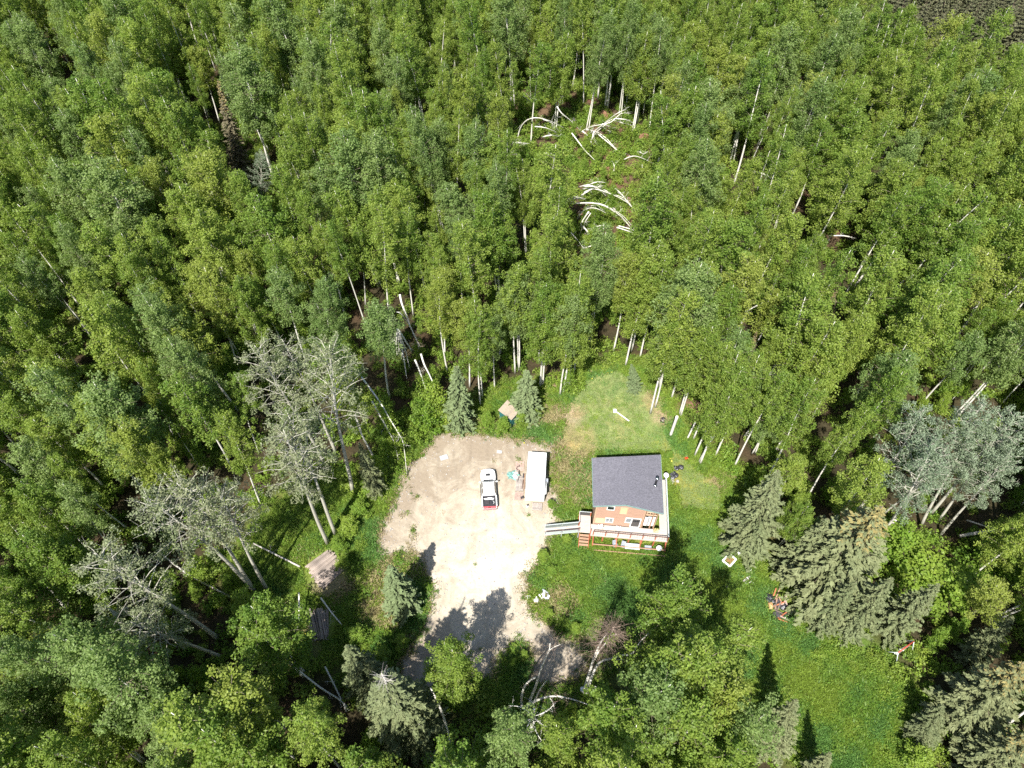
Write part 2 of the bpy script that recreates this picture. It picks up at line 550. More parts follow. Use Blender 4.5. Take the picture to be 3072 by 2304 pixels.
# ------------------------------------------------------------------ tree kinds
def make_birch(seed, H=20.0, cb=0.42, R=2.3, limbs=30, per=46, lsize=0.24, leaf='birch_leaf', bark='birch_bark', r0=0.14, lean=0.5, rise=0.75, bare=0.0, stems=1, limb_r=0.035, sparse=1.0, limb_mat='limb_bark', core=1.0):
    rr = random.Random(seed)
    trunk = MB()
    clumps = []
    for s_ in range(stems):
        bx, by = (0, 0) if s_ == 0 else (rr.uniform(-.5, .5), rr.uniform(-.5, .5))
        Hs = H * (1 if s_ == 0 else rr.uniform(.8, .95))
        a = rr.uniform(0, 2 * pi)
        lx, ly = cos(a) * lean * rr.uniform(.3, 1.2) * (1 + s_), sin(a) * lean * rr.uniform(.3, 1.2) * (1 + s_)
        w1, w2 = rr.uniform(0, 6), rr.uniform(0, 6)

        def axis(t):
            return Vector((bx + lx * t * t + 0.16 * sin(5 * t + w1) - 0.16 * sin(w1), by + ly * t * t + 0.16 * sin(4.3 * t + w2) - 0.16 * sin(w2), Hs * t))
        n = 12
        trunk.tube([axis(i / n) + (Vector((0, 0, -0.3)) if i == 0 else Vector()) for i in range(n + 1)], [r0 * (1 - 0.86 * (i / n)) * (1.25 if i == 0 else 1) for i in range(n + 1)], 7)
        for i in range(int(limbs / (1 + .35 * s_))):
            t = cb + (0.97 - cb) * ((i + rr.random()) / limbs)
            q = (t - cb) / (1 - cb)
            prof = min(1.0, 0.45 + 2.2 * q) * (1 - q) ** 0.55 + 0.12
            L = R * prof * rr.uniform(0.65, 1.2)
            az = i * 2.4 + rr.uniform(-.5, .5)
            p0 = axis(t)
            d = Vector((cos(az), sin(az), 0))
            pts = [p0]
            for k in (0.35, 0.7, 1.0):
                pts.append(p0 + d * L * k + Vector((rr.uniform(-.1, .1), rr.uniform(-.1, .1), L * rise * (k - 0.45 * k * k))))
            trunk.mi = 1
            trunk.tube(pts, [limb_r * (1 - q * .5), limb_r * .7, limb_r * .45, 0.008], 4, cap=False)
            if rr.random() < bare and q < 0.55:
                continue
            # twigs
            for tw in range(2 if limb_r > 0.04 else 0):
                b0 = pts[1].lerp(pts[3], rr.random())
                trunk.tube([b0, b0 + Vector((rr.uniform(-.9, .9), rr.uniform(-.9, .9), rr.uniform(.1, .8)))], [0.016, 0.006], 3, cap=False)
            for k in (0.5, 0.78, 1.0):
                if rr.random() > sparse: continue
                c = p0 + d * L * k + Vector((rr.gauss(0, .22), rr.gauss(0, .22), L * rise * (k - 0.45 * k * k) - 0.12))
                clumps.append((c.x, c.y, c.z, rr.uniform(0.30, 0.58) * (1.05 - .25 * q), 0.0))
        trunk.mi = 0
        for i in range(int(limbs * .8 * core)):      # leaves close about the stem
            t = cb + .04 + (0.93 - cb) * rr.random()
            c = axis(t)
            q = (t - cb) / (1 - cb)
            w = R * .32 * (1 - q * .5)
            clumps.append((c.x + rr.gauss(0, w), c.y + rr.gauss(0, w), c.z, rr.uniform(0.38, 0.6), 0.0))
        top = axis(1.0)
        for k in range(4):
            clumps.append((top.x + rr.gauss(0, .18), top.y + rr.gauss(0, .18), top.z - 0.45 * k, 0.28 + 0.05 * k, 0.0))
    tm = trunk.mesh('trunk', [M[bark], M[limb_mat]])
    cen, nr, sz, tn = clump_leaves(clumps, per, lsize, droop=1.55)
    ax = RNG.normal(size=cen.shape); ax[:, 2] -= 1.2
    cm = leaves_mesh('crown', cen, nr, sz, tn, M[leaf], axis=ax)
    return tm, cm


def make_spruce(seed, H=18.0, R=2.9, leaf='spruce_needle', cones=False, per=15, brown=0.0, whorls=None, deadtop=False, droop=0.35, flat=1.0):
    rr = random.Random(seed)
    trunk = MB()
    n = 8
    trunk.tube([(0, 0, -0.3)] + [(0.06 * sin(i), 0.06 * cos(i * 1.3), H * i / n) for i in range(1, n + 1)], [0.24 * (1 - i / n) + 0.02 for i in range(n + 1)], 7)
    cen, nr, sz, tn, axs = [], [], [], [], []
    W = whorls or int(H * 1.9)
    for w in range(W):
        q = (w + 0.5) / W
        z = H * (0.06 + 0.93 * q)
        L0 = R * (1 - q) ** 0.82 * (1.0 if q > 0.12 else 0.85) + 0.12
        nb = 7 if q < 0.8 else 5
        a0 = rr.uniform(0, 6)
        if deadtop and q > 0.86:
            for b in range(4):
                az = a0 + 1.6 * b
                trunk.tube([(0, 0, z), (cos(az) * .8, sin(az) * .8, z + .1)], [0.02, 0.006], 3, cap=False)
            continue
        for b in range(nb):
            az = a0 + 2 * pi * b / nb + rr.uniform(-.25, .25)
            L = L0 * rr.uniform(0.72, 1.15)
            d = np.array([cos(az), sin(az), 0.0])
            side = np.array([-sin(az), cos(az), 0.0])
            el = 0.35 * q - 0.12
            k = max(5, int(per * (0.35 + L)))
            u = RNG.uniform(0.12, 1.0, size=k)
            wd = (0.09 + 0.26 * (1 - u) * min(1, L / 2.2)) * 1.0
            lat = RNG.uniform(-1, 1, size=k)
            p = d[None] * (u * L)[:, None] + side[None] * (lat * wd * (0.8 + L * .28))[:, None]
            p[:, 2] += z + L * el * u - droop * L * u * u * 0.55 + 0.12 * L * u ** 4 - np.abs(lat) * 0.10
            ax = d[None] * RNG.uniform(.6, 1.2, size=(k, 1)) + side[None] * (np.sign(lat) * RNG.uniform(.3, 1.0, size=k))[:, None]
            ax[:, 2] -= 0.25
            nn = np.tile([0, 0, 1.0], (k, 1)) + RNG.normal(scale=.55, size=(k, 3))
            cen.append(p); nr.append(nn); axs.append(ax)
            sz.append(RNG.uniform(0.26, 0.52, size=k) * (0.75 + 0.12 * L))
            t = np.empty((k, 3))
            t[:, 0] = rr.random()
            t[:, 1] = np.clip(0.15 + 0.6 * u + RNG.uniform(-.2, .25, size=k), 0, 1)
            t[:, 2] = brown
            if cones and q > 0.72:
                t[:, 2] = np.where(RNG.random(k) < 0.55 * (q - 0.6) / 0.4 + .1, 0.75, brown)
            tn.append(t)
            if L > 0.8 and b % 2 == 0:
                e = d * L * 0.85
                trunk.tube([(0, 0, z), (d[0] * L * .5, d[1] * L * .5, z + L * el * .5 - droop * L * .14 - .02), (e[0], e[1], z + L * el * .85 - droop * L * .4 - .02)], [0.03, 0.02, 0.008], 3, cap=False)
    tm = trunk.mesh('trunk', M['spruce_bark'] if not deadtop else M['dead_wood'])
    cm = leaves_mesh('crown', np.concatenate(cen), np.concatenate(nr), np.concatenate(sz), np.concatenate(tn), M[leaf], aspect=0.42, axis=np.concatenate(axs))
    return tm, cm


BIRCH = [make_birch(100 + i, H=20 + 1.2 * sin(i * 2.1), cb=[.40, .46, .38, .5, .43, .36, .48, .41, .45, .39][i], R=[2.7, 2.4, 3.0, 2.3, 2.8, 3.1, 2.5, 2.9, 2.6, 2.4][i], stems=2 if i in (2, 5, 7) else 1, limbs=[38, 34, 42, 34, 40, 42, 36, 40, 38, 34][i], per=78, lsize=.19, rise=[.75, 1.1, .6, 1.2, .8, .5, 1.0, .7, 1.3, .9][i], lean=[.5, 1.2, .4, .8, 1.5, .5, 1.0, .6, .4, 1.3][i], leaf={3: 'dull_leaf', 7: 'dull_leaf', 8: 'lime_leaf'}.get(i, 'birch_leaf')) for i in range(10)]
YOUNG = [make_birch(140 + i, H=9.0, cb=.15, R=1.7, limbs=26, per=46, lsize=0.24, leaf='young_leaf', r0=.07, limb_r=.02) for i in range(3)]
ASPEN = [make_birch(160 + i, H=26, cb=.54, R=3.9, limbs=42, per=52, lsize=0.2, leaf='aspen_leaf', bark='aspen_bark', r0=.25, lean=1.2, rise=.9, bare=.2, limb_r=.06, sparse=.85, core=.3, limb_mat='pale_limb') for i in range(4)]
BLUE = [make_birch(170 + i, H=23, cb=.42, R=3.6, limbs=46, per=62, lsize=0.2, leaf='blue_leaf', bark='aspen_bark', r0=.24, lean=1.0, rise=.75, bare=.1, limb_r=.055, sparse=.92, core=.4, limb_mat='pale_limb') for i in range(3)]
SPRUCE = [make_spruce(180 + i, H=18, R=[3.4, 3.8, 3.1][i], cones=(i == 1), per=20) for i in range(3)]
SLIM = [make_spruce(190 + i, H=13, R=1.75, leaf='blue_needle', per=20, whorls=26) for i in range(2)]
DEADSPR = make_spruce(197, H=20, R=2.0, leaf='brown_needle', per=17, cones=True)
SNAGTOP = make_spruce(198, H=24, R=3.6, per=22, deadtop=True)


def plant_tree(name, protos, i, base, h, h0, label, cat, group=None, tip=None, width=1.0, rz=None, crown=True):
    """A tree as a thing: trunk and crown under an Empty at its foot; tip = where its top stands (lean)."""
    tm, cm = protos[i % len(protos)]
    o = thing(name, label, cat, (base[0], base[1], 0), 0, group)
    s = h / h0
    rz = random.uniform(0, 6.28) if rz is None else rz
    o.rotation_euler = (0, 0, rz)
    o.scale = (s * width, s * width, s)
    if tip is not None:
        d = Vector((tip[0] - base[0], tip[1] - base[1], h))
        q = d.to_track_quat('Z', 'Y')
        o.rotation_mode = 'QUATERNION'
        o.rotation_quaternion = q @ Matrix.Rotation(rz, 4, 'Z').to_quaternion()
    t = bpy.data.objects.new('trunk', tm)
    t.parent = o
    link(t)
    if crown:
        c = bpy.data.objects.new('crown', cm)
        c.parent = o
        link(c)
    return o


def solve(bx, by, tx, ty):
    """Foot seen at one place and top at another (display pixels): height that makes the tree stand straightest."""
    b = D(bx, by); t = D(tx, ty)
    h = CAM_H * (1 - (b.x * t.x + b.y * t.y) / (t.x ** 2 + t.y ** 2))
    T = D(tx, ty, h)
    return b, h, T


# ------------------------------------------------------------------ outlines on the ground (world metres)
CLEAR = [D(*p)[:2] for p in [(872, 1000), (880, 965), (930, 940), (1000, 930), (1050, 870), (1110, 850), (1160, 845), (1235, 850), (1262, 815), (1330, 790), (1395, 800), (1450, 890), (1500, 960), (1575, 1020), (1600, 1110), (1640, 1215), (1720, 1330), (1800, 1425), (1900, 1450), (1965, 1500), (1965, 1640), (1965, 1800), (1800, 1800), (1760, 1680), (1660, 1500), (1560, 1410), (1420, 1380), (1300, 1450), (1270, 1520), (1130, 1560), (1050, 1510), (960, 1490), (850, 1500), (770, 1420), (700, 1400), (640, 1400), (630, 1270), (560, 1290), (520, 1240), (560, 1150), (640, 1080), (720, 1040), (760, 1080), (830, 1060)]]
GRAVEL = [D(*p)[:2] for p in [(860, 1030), (872, 1000), (905, 985), (935, 937), (985, 928), (1045, 938), (1100, 942), (1160, 948), (1205, 958), (1198, 985), (1188, 1010), (1195, 1050), (1216, 1078), (1200, 1105), (1197, 1150), (1185, 1195), (1150, 1240), (1136, 1290), (1160, 1325), (1210, 1365), (1262, 1390), (1278, 1440), (1240, 1480), (1180, 1492), (1130, 1470), (1150, 1420), (1120, 1390), (1090, 1420), (1060, 1470), (980, 1470), (930, 1500), (862, 1505), (850, 1470), (868, 1410), (905, 1365), (925, 1310), (930, 1270), (905, 1215), (880, 1195), (845, 1205), (815, 1200), (812, 1160), (832, 1110), (850, 1070)]]
# blobs of ground colour: display x, y, radii, colour, strength
FOREST_FLOOR = (0.05, 0.042, 0.022)
LAWN = (0.16, 0.215, 0.042)
TALL = (0.10, 0.185, 0.03)
DRY = (0.34, 0.27, 0.155)
RED = (0.13, 0.082, 0.05)
BLOBS = [
    (1310, 880, 110, 90, (0.24, 0.27, 0.10), 1.0), (1330, 830, 90, 50, (0.24, 0.27, 0.10), 1.0),
    (1240, 1000, 60, 90, (0.22, 0.21, 0.06), .9), (1245, 1080, 35, 70, (0.15, .17, .045), .9), (1490, 1070, 90, 110, (0.22, 0.235, 0.05), 1.0),
    (1520, 1170, 110, 90, LAWN, 1.0), (1600, 1290, 120, 80, LAWN, 1.0), (1760, 1400, 140, 80, TALL, 1.0), (1860, 1540, 130, 130, TALL, 1.0), (1650, 1380, 130, 70, TALL, 1),
    (1250, 1270, 110, 80, (0.13, 0.175, 0.03), 1.0), (1370, 1300, 120, 100, (0.14, 0.165, 0.035), 1.0), (1400, 1220, 140, 40, LAWN, 1), (1170, 1220, 35, 40, TALL, .9),
    (1215, 1300, 42, 40, (.30, .26, .13), .8), (1330, 1360, 60, 30, (.26, .23, .11), .7), (1250, 1420, 60, 60, (.33, .27, .17), .9), (1240, 950, 50, 30, (.3, .27, .12), .6),
    (1180, 835, 45, 22, (.36, .24, .17), .7), (1190, 890, 60, 30, (.38, .28, .18), .8), (1230, 900, 35, 25, (.36, .3, .2), .7), (1500, 905, 30, 40, (.34, .22, .14), .7), (1430, 900, 25, 20, (.4, .28, .2), .8), (1565, 1040, 35, 18, (.36, .27, .17), .8), (1410, 860, 22, 22, (.36, .28, .16), .6),
    (1090, 915, 90, 18, (.38, .29, .19), .7), (850, 1240, 60, 60, (.25, .25, .09), .8), (830, 1300, 60, 60, (.22, .22, .08), .8), (800, 1120, 40, 60, (.18, .2, .06), .7),
    (640, 1120, 90, 80, (.12, .16, .035), .9), (560, 1180, 60, 60, (.10, .14, .03), .8), (760, 1180, 40, 70, (.16, .2, .05), .9), (720, 1270, 50, 30, (.28, .22, .14), .8),
    (1300, 300, 90, 60, RED, .9), (1330, 350, 90, 70, RED, .9), (1310, 420, 70, 80, RED, .9), (1360, 510, 60, 60, RED, .9), (1240, 250, 80, 60, RED, .7), (1150, 250, 40, 60, RED, .6), (1240, 560, 70, 60, RED, .5), (1740, 440, 60, 40, RED, .5), (1790, 500, 50, 40, RED, .5),
    (130, 120, 80, 50, RED, .5), (160, 700, 50, 60, (.2, .2, .07), .7), (640, 1390, 50, 50, (.12, .09, .06), .7),
]

# ------------------------------------------------------------------ ground, one sheet to beyond everything in view
def build_ground():
    xs = np.concatenate([np.arange(-420, -80, 12.0), np.arange(-80, 75, 0.8), np.arange(75, 421, 12.0)])
    ys = np.concatenate([np.arange(-140, 2, 12.0), np.arange(2, 110, 0.8), np.arange(110, 190, 3.0), np.arange(190, 700, 20.0)])
    X, Y = np.meshgrid(xs, ys)
    nx, ny = len(xs), len(ys)
    Z = np.zeros(X.shape)
    dc = dist_poly_np(X, Y, CLEAR)
    ins = inside_np(X, Y, CLEAR)
    amp = np.where(ins, 0, np.clip(dc / 12, 0, 1))
    Z = amp * (0.35 * np.sin(X * .21 + 1) * np.cos(Y * .17) + 0.2 * np.sin(X * .5 + Y * .4)) - 0.1 * amp
    co = np.stack([X, Y, Z], -1).reshape(-1, 3)
    idx = np.arange(nx * ny).reshape(ny, nx)
    F = np.stack([idx[:-1, :-1], idx[:-1, 1:], idx[1:, 1:], idx[1:, :-1]], -1).reshape(-1, 4)
    me = bpy.data.meshes.new('ground')
    me.from_pydata(co.tolist(), [], F.tolist())
    col = np.tile(np.array(FOREST_FLOOR), (nx * ny, 1))
    fx, fy = co[:, 0], co[:, 1]
    base_green = np.array(LAWN)
    w = np.where(ins.reshape(-1), 1.0, np.clip(1 - dc.reshape(-1) / 3.5, 0, 1) * .8)[:, None]
    col = col * (1 - w) + base_green * w
    for (x, y, rx, ry, c, s_) in BLOBS:
        p = D(x, y)
        ex = (D(x + rx, y) - D(x - rx, y)).length / 2
        ey = (D(x, y + ry) - D(x, y - ry)).length / 2
        r = np.sqrt(((fx - p.x) / ex) ** 2 + ((fy - p.y) / ey) ** 2)
        ww = (np.clip(1.25 - r, 0, 0.6) / 0.6 * s_)[:, None]
        col = col * (1 - ww) + np.array(c) * ww
    dg = dist_poly_np(X, Y, GRAVEL).reshape(-1)
    wg = np.clip(1 - dg / 1.6, 0, 1)[:, None] * .75
    col = col * (1 - wg) + np.array((.33, .28, .20)) * wg
    a = me.attributes.new('ground_colour', 'FLOAT_COLOR', 'POINT')
    a.data.foreach_set('color', np.concatenate([col, np.ones((len(col), 1))], 1).astype(np.float32).reshape(-1))
    me.update()
    m, nt, out = new_mat('ground')
    b = nd(nt, 'ShaderNodeBsdfPrincipled')
    b.inputs['Roughness'].default_value = 0.95
    b.inputs['Specular IOR Level'].default_value = 0.1
    at = nd(nt, 'ShaderNodeAttribute', attribute_name='ground_colour')
    tc = nd(nt, 'ShaderNodeTexCoord')
    n1 = nd(nt, 'ShaderNodeTexNoise'); n1.inputs['Scale'].default_value = 0.55; n1.inputs['Detail'].default_value = 8; n1.inputs['Roughness'].default_value = .7
    n2 = nd(nt, 'ShaderNodeTexNoise'); n2.inputs['Scale'].default_value = 4.5; n2.inputs['Detail'].default_value = 6; n2.inputs['Roughness'].default_value = .75
    n3 = nd(nt, 'ShaderNodeTexNoise'); n3.inputs['Scale'].default_value = 0.3; n3.inputs['Detail'].default_value = 6
    mp3 = nd(nt, 'ShaderNodeMapping'); mp3.inputs['Location'].default_value = (30, 7, 3)
    for n in (n1, n2): nt.links.new(tc.outputs['Object'], n.inputs['Vector'])
    nt.links.new(tc.outputs['Object'], mp3.inputs[0]); nt.links.new(mp3.outputs[0], n3.inputs['Vector'])
    # hue drift towards straw where the noise is high
    r3 = nd(nt, 'ShaderNodeMapRange'); r3.inputs['From Min'].default_value = .48; r3.inputs['From Max'].default_value = .72; r3.inputs['To Max'].default_value = .5
    nt.links.new(n3.outputs['Fac'], r3.inputs[0])
    st = nd(nt, 'ShaderNodeVectorMath', operation='MULTIPLY'); st.inputs[1].default_value = (1.9, 1.25, 1.5)
    nt.links.new(at.outputs['Color'], st.inputs[0])
    mx = nd(nt, 'ShaderNodeMix', data_type='RGBA')
    nt.links.new(r3.outputs[0], mx.inputs['Factor']); nt.links.new(at.outputs['Color'], mx.inputs['A']); nt.links.new(st.outputs[0], mx.inputs['B'])
    r1 = nd(nt, 'ShaderNodeMapRange'); r1.inputs['From Min'].default_value = .3; r1.inputs['From Max'].default_value = .7; r1.inputs['To Min'].default_value = .7; r1.inputs['To Max'].default_value = 1.3
    r2 = nd(nt, 'ShaderNodeMapRange'); r2.inputs['From Min'].default_value = .3; r2.inputs['From Max'].default_value = .7; r2.inputs['To Min'].default_value = .62; r2.inputs['To Max'].default_value = 1.38
    nt.links.new(n1.outputs['Fac'], r1.inputs[0]); nt.links.new(n2.outputs['Fac'], r2.inputs[0])
    mu = nd(nt, 'ShaderNodeMath', operation='MULTIPLY'); nt.links.new(r1.outputs[0], mu.inputs[0]); nt.links.new(r2.outputs[0], mu.inputs[1])
    vs = nd(nt, 'ShaderNodeVectorMath', operation='SCALE'); nt.links.new(mx.outputs['Result'], vs.inputs[0]); nt.links.new(mu.outputs[0], vs.inputs['Scale'])
    nt.links.new(vs.outputs[0], b.inputs['Base Color'])
    bp = nd(nt, 'ShaderNodeBump'); bp.inputs['Strength'].default_value = .9; bp.inputs['Distance'].default_value = .25
    nt.links.new(n2.outputs['Fac'], bp.inputs['Height']); nt.links.new(bp.outputs[0], b.inputs['Normal'])
    nt.links.new(b.outputs[0], out.inputs[0])
    me.materials.append(m)
    o = bpy.data.objects.new('ground', me)
    link(o)
    tag(o, kind='structure')


build_ground()


def fractal_outline(poly, step=0.45, amp=0.7):
    """Walk the outline in small steps, pushed in and out unevenly."""
    pts = []
    n = len(poly)
    s_ = 0.0
    ph = [RNG.uniform(0, 6.28) for _ in range(8)]
    for i in range(n):
        a = Vector(poly[i]); b = Vector(poly[(i + 1) % n])
        L = (b - a).length
        k = max(1, int(L / step))
        nrm = Vector((-(b - a).y, (b - a).x)).normalized()
        for j in range(k):
            s_ += L / k
            off = sum(amp / (f + 1) ** .9 * sin(s_ * (0.5 + 0.95 * f) + ph[f]) for f in range(8)) * .5 + RNG.normal() * .10
            p = a.lerp(b, j / k) + nrm * off
            pts.append((p.x, p.y))
    return pts


def build_gravel():
    out_pts = fractal_outline(GRAVEL)
    bm = bmesh.new()
    vs = [bm.verts.new((x, y, 0.02)) for x, y in out_pts]
    f = bm.faces.new(vs)
    bmesh.ops.triangulate(bm, faces=[f])
    me = bpy.data.meshes.new('gravel_yard')
    bm.to_mesh(me); bm.free()
    m, nt, out = new_mat('gravel')
    b = nd(nt, 'ShaderNodeBsdfPrincipled'); b.inputs['Roughness'].default_value = .95; b.inputs['Specular IOR Level'].default_value = .1
    tc = nd(nt, 'ShaderNodeTexCoord')
    # packed pale middle, browner damp silt towards the north-west bank
    ce = D(1055, 1225); rad = 11.0
    mp = nd(nt, 'ShaderNodeMapping'); mp.inputs['Location'].default_value = (-ce.x, -ce.y, 0)
    nt.links.new(tc.outputs['Object'], mp.inputs[0])
    sc = nd(nt, 'ShaderNodeVectorMath', operation='MULTIPLY'); sc.inputs[1].default_value = (1 / rad, 0.8 / rad, 0)
    nt.links.new(mp.outputs[0], sc.inputs[0])
    ln = nd(nt, 'ShaderNodeVectorMath', operation='LENGTH'); nt.links.new(sc.outputs[0], ln.inputs[0])
    n1 = nd(nt, 'ShaderNodeTexNoise'); n1.inputs['Scale'].default_value = .26; n1.inputs['Detail'].default_value = 9; n1.inputs['Roughness'].default_value = .68; n1.inputs['Distortion'].default_value = 1.2
    n2 = nd(nt, 'ShaderNodeTexNoise'); n2.inputs['Scale'].default_value = 2.6; n2.inputs['Detail'].default_value = 8; n2.inputs['Roughness'].default_value = .75
    n3 = nd(nt, 'ShaderNodeTexNoise'); n3.inputs['Scale'].default_value = 14; n3.inputs['Detail'].default_value = 4
    for n in (n1, n2, n3): nt.links.new(tc.outputs['Object'], n.inputs['Vector'])
    ma = nd(nt, 'ShaderNodeMath', operation='MULTIPLY_ADD'); nt.links.new(n1.outputs['Fac'], ma.inputs[0]); ma.inputs[1].default_value = 2.9; nt.links.new(ln.outputs['Value'], ma.inputs[2])
    cr = nd(nt, 'ShaderNodeValToRGB')
    e = cr.color_ramp.elements
    e[0].position = 0.42; e[0].color = (.56, .50, .415, 1)
    e[1].position = 0.95; e[1].color = (.265, .215, .16, 1)
    k = cr.color_ramp.elements.new(.66); k.color = (.44, .385, .30, 1)
    dv = nd(nt, 'ShaderNodeMath', operation='MULTIPLY'); dv.inputs[1].default_value = 0.345
    nt.links.new(ma.outputs[0], dv.inputs[0]); nt.links.new(dv.outputs[0], cr.inputs[0])
    r2 = nd(nt, 'ShaderNodeMapRange'); r2.inputs['From Min'].default_value = .3; r2.inputs['From Max'].default_value = .7; r2.inputs['To Min'].default_value = .86; r2.inputs['To Max'].default_value = 1.12
    nt.links.new(n2.outputs['Fac'], r2.inputs[0])
    # wheel ruts: faint curved darker bands
    wv = nd(nt, 'ShaderNodeTexWave'); wv.inputs['Scale'].default_value = .12; wv.inputs['Distortion'].default_value = 9.0; wv.inputs['Detail'].default_value = 3; wv.inputs['Detail Scale'].default_value = .6
    nt.links.new(tc.outputs['Object'], wv.inputs['Vector'])
    rw = nd(nt, 'ShaderNodeMapRange'); rw.inputs['From Min'].default_value = .0; rw.inputs['From Max'].default_value = .12; rw.inputs['To Min'].default_value = .93; rw.inputs['To Max'].default_value = 1.0
    nt.links.new(wv.outputs['Fac'], rw.inputs[0])
    r3 = nd(nt, 'ShaderNodeMapRange'); r3.inputs['From Min'].default_value = .3; r3.inputs['From Max'].default_value = .7; r3.inputs['To Min'].default_value = .88; r3.inputs['To Max'].default_value = 1.1
    nt.links.new(n3.outputs['Fac'], r3.inputs[0])
    m1 = nd(nt, 'ShaderNodeMath', operation='MULTIPLY'); nt.links.new(r2.outputs[0], m1.inputs[0]); nt.links.new(r3.outputs[0], m1.inputs[1])
    m2 = nd(nt, 'ShaderNodeMath', operation='MULTIPLY'); nt.links.new(m1.outputs[0], m2.inputs[0]); nt.links.new(rw.outputs[0], m2.inputs[1])
    vs_ = nd(nt, 'ShaderNodeVectorMath', operation='SCALE'); nt.links.new(cr.outputs[0], vs_.inputs[0]); nt.links.new(m2.outputs[0], vs_.inputs['Scale'])
    nt.links.new(vs_.outputs[0], b.inputs['Base Color'])
    bp = nd(nt, 'ShaderNodeBump'); bp.inputs['Strength'].default_value = .5; bp.inputs['Distance'].default_value = .08
    nt.links.new(n2.outputs['Fac'], bp.inputs['Height']); nt.links.new(bp.outputs[0], b.inputs['Normal'])
    nt.links.new(b.outputs[0], out.inputs[0])
    me.materials.append(m)
    o = bpy.data.objects.new('gravel_yard', me); link(o)
    tag(o, kind='structure')


build_gravel()


# ------------------------------------------------------------------ geometry-node scatter for what nobody could count
def scatter(name, label, cat, pts, rz, sc, protos, idx=None, tilt=None, kind='stuff'):
    col = bpy.data.collections.new(name + '_sources')
    for i, me in enumerate(protos):
        po = bpy.data.objects.new('%s_source_%02d' % (name, i), me)
        col.objects.link(po)
    me = bpy.data.meshes.new(name)
    me.vertices.add(len(pts))
    me.vertices.foreach_set('co', np.asarray(pts, np.float32).reshape(-1))
    rot = np.zeros((len(pts), 3), np.float32)
    rot[:, 2] = rz
    if tilt is not None: rot[:, :2] = tilt
    a = me.attributes.new('rot', 'FLOAT_VECTOR', 'POINT'); a.data.foreach_set('vector', rot.reshape(-1))
    sc = np.asarray(sc, np.float32)
    if sc.ndim == 1: sc = np.stack([sc, sc, sc], 1)
    a = me.attributes.new('scl', 'FLOAT_VECTOR', 'POINT'); a.data.foreach_set('vector', sc.astype(np.float32).reshape(-1))
    if idx is None: idx = RNG.integers(0, len(protos), len(pts))
    a = me.attributes.new('pick', 'INT', 'POINT'); a.data.foreach_set('value', np.asarray(idx, np.int32))
    o = bpy.data.objects.new(name, me)
    link(o)
    tag(o, label, cat, kind=kind)
    ng = bpy.data.node_groups.new(name, 'GeometryNodeTree')
    ng.interface.new_socket('Geometry', in_out='INPUT', socket_type='NodeSocketGeometry')
    ng.interface.new_socket('Geometry', in_out='OUTPUT', socket_type='NodeSocketGeometry')
    gi = ng.nodes.new('NodeGroupInput'); go = ng.nodes.new('NodeGroupOutput')
    iop = ng.nodes.new('GeometryNodeInstanceOnPoints')
    ci = ng.nodes.new('GeometryNodeCollectionInfo')
    ci.inputs['Collection'].default_value = col
    ci.inputs['Separate Children'].default_value = True
    ci.inputs['Reset Children'].default_value = True
    iop.inputs['Pick Instance'].default_value = True

    def attr(n, t):
        x = ng.nodes.new('GeometryNodeInputNamedAttribute'); x.data_type = t; x.inputs['Name'].default_value = n
        return x.outputs['Attribute']
    ng.links.new(gi.outputs[0], iop.inputs['Points'])
    ng.links.new(ci.outputs[0], iop.inputs['Instance'])
    ng.links.new(attr('pick', 'INT'), iop.inputs['Instance Index'])
    e2r = ng.nodes.new('FunctionNodeEulerToRotation')
    ng.links.new(attr('rot', 'FLOAT_VECTOR'), e2r.inputs[0])
    ng.links.new(e2r.outputs[0], iop.inputs['Rotation'])
    ng.links.new(attr('scl', 'FLOAT_VECTOR'), iop.inputs['Scale'])
    ng.links.new(iop.outputs[0], go.inputs[0])
    md = o.modifiers.new('scatter', 'NODES')
    md.node_group = ng
    return o

# ------------------------------------------------------------------ the log cabin-coloured house
HO = pt(1779, 1570, 1.8)
HROT = radians(-5.2)
HC, HS = cos(HROT), sin(HROT)


def hl(p):
    """World point into the house's own frame (origin at the facade's west corner, ground level)."""
    dx, dy = p[0] - HO.x, p[1] - HO.y
    return Vector((dx * HC + dy * HS, -dx * HS + dy * HC, p[2]))


def on_facade(cx, cy, yl=0.0):
    """Crop pixel of the 1620,1300 close-up -> (x, z) on the facade plane y=yl."""
    u, v = 1620 + cx * .24108, 1300 + cy * .24108
    a = hl(pt(u, v, 0)); b = hl(pt(u, v, 10))
    t = (yl - a.y) / (b.y - a.y)
    return a.x + (b.x - a.x) * t, 10 * t


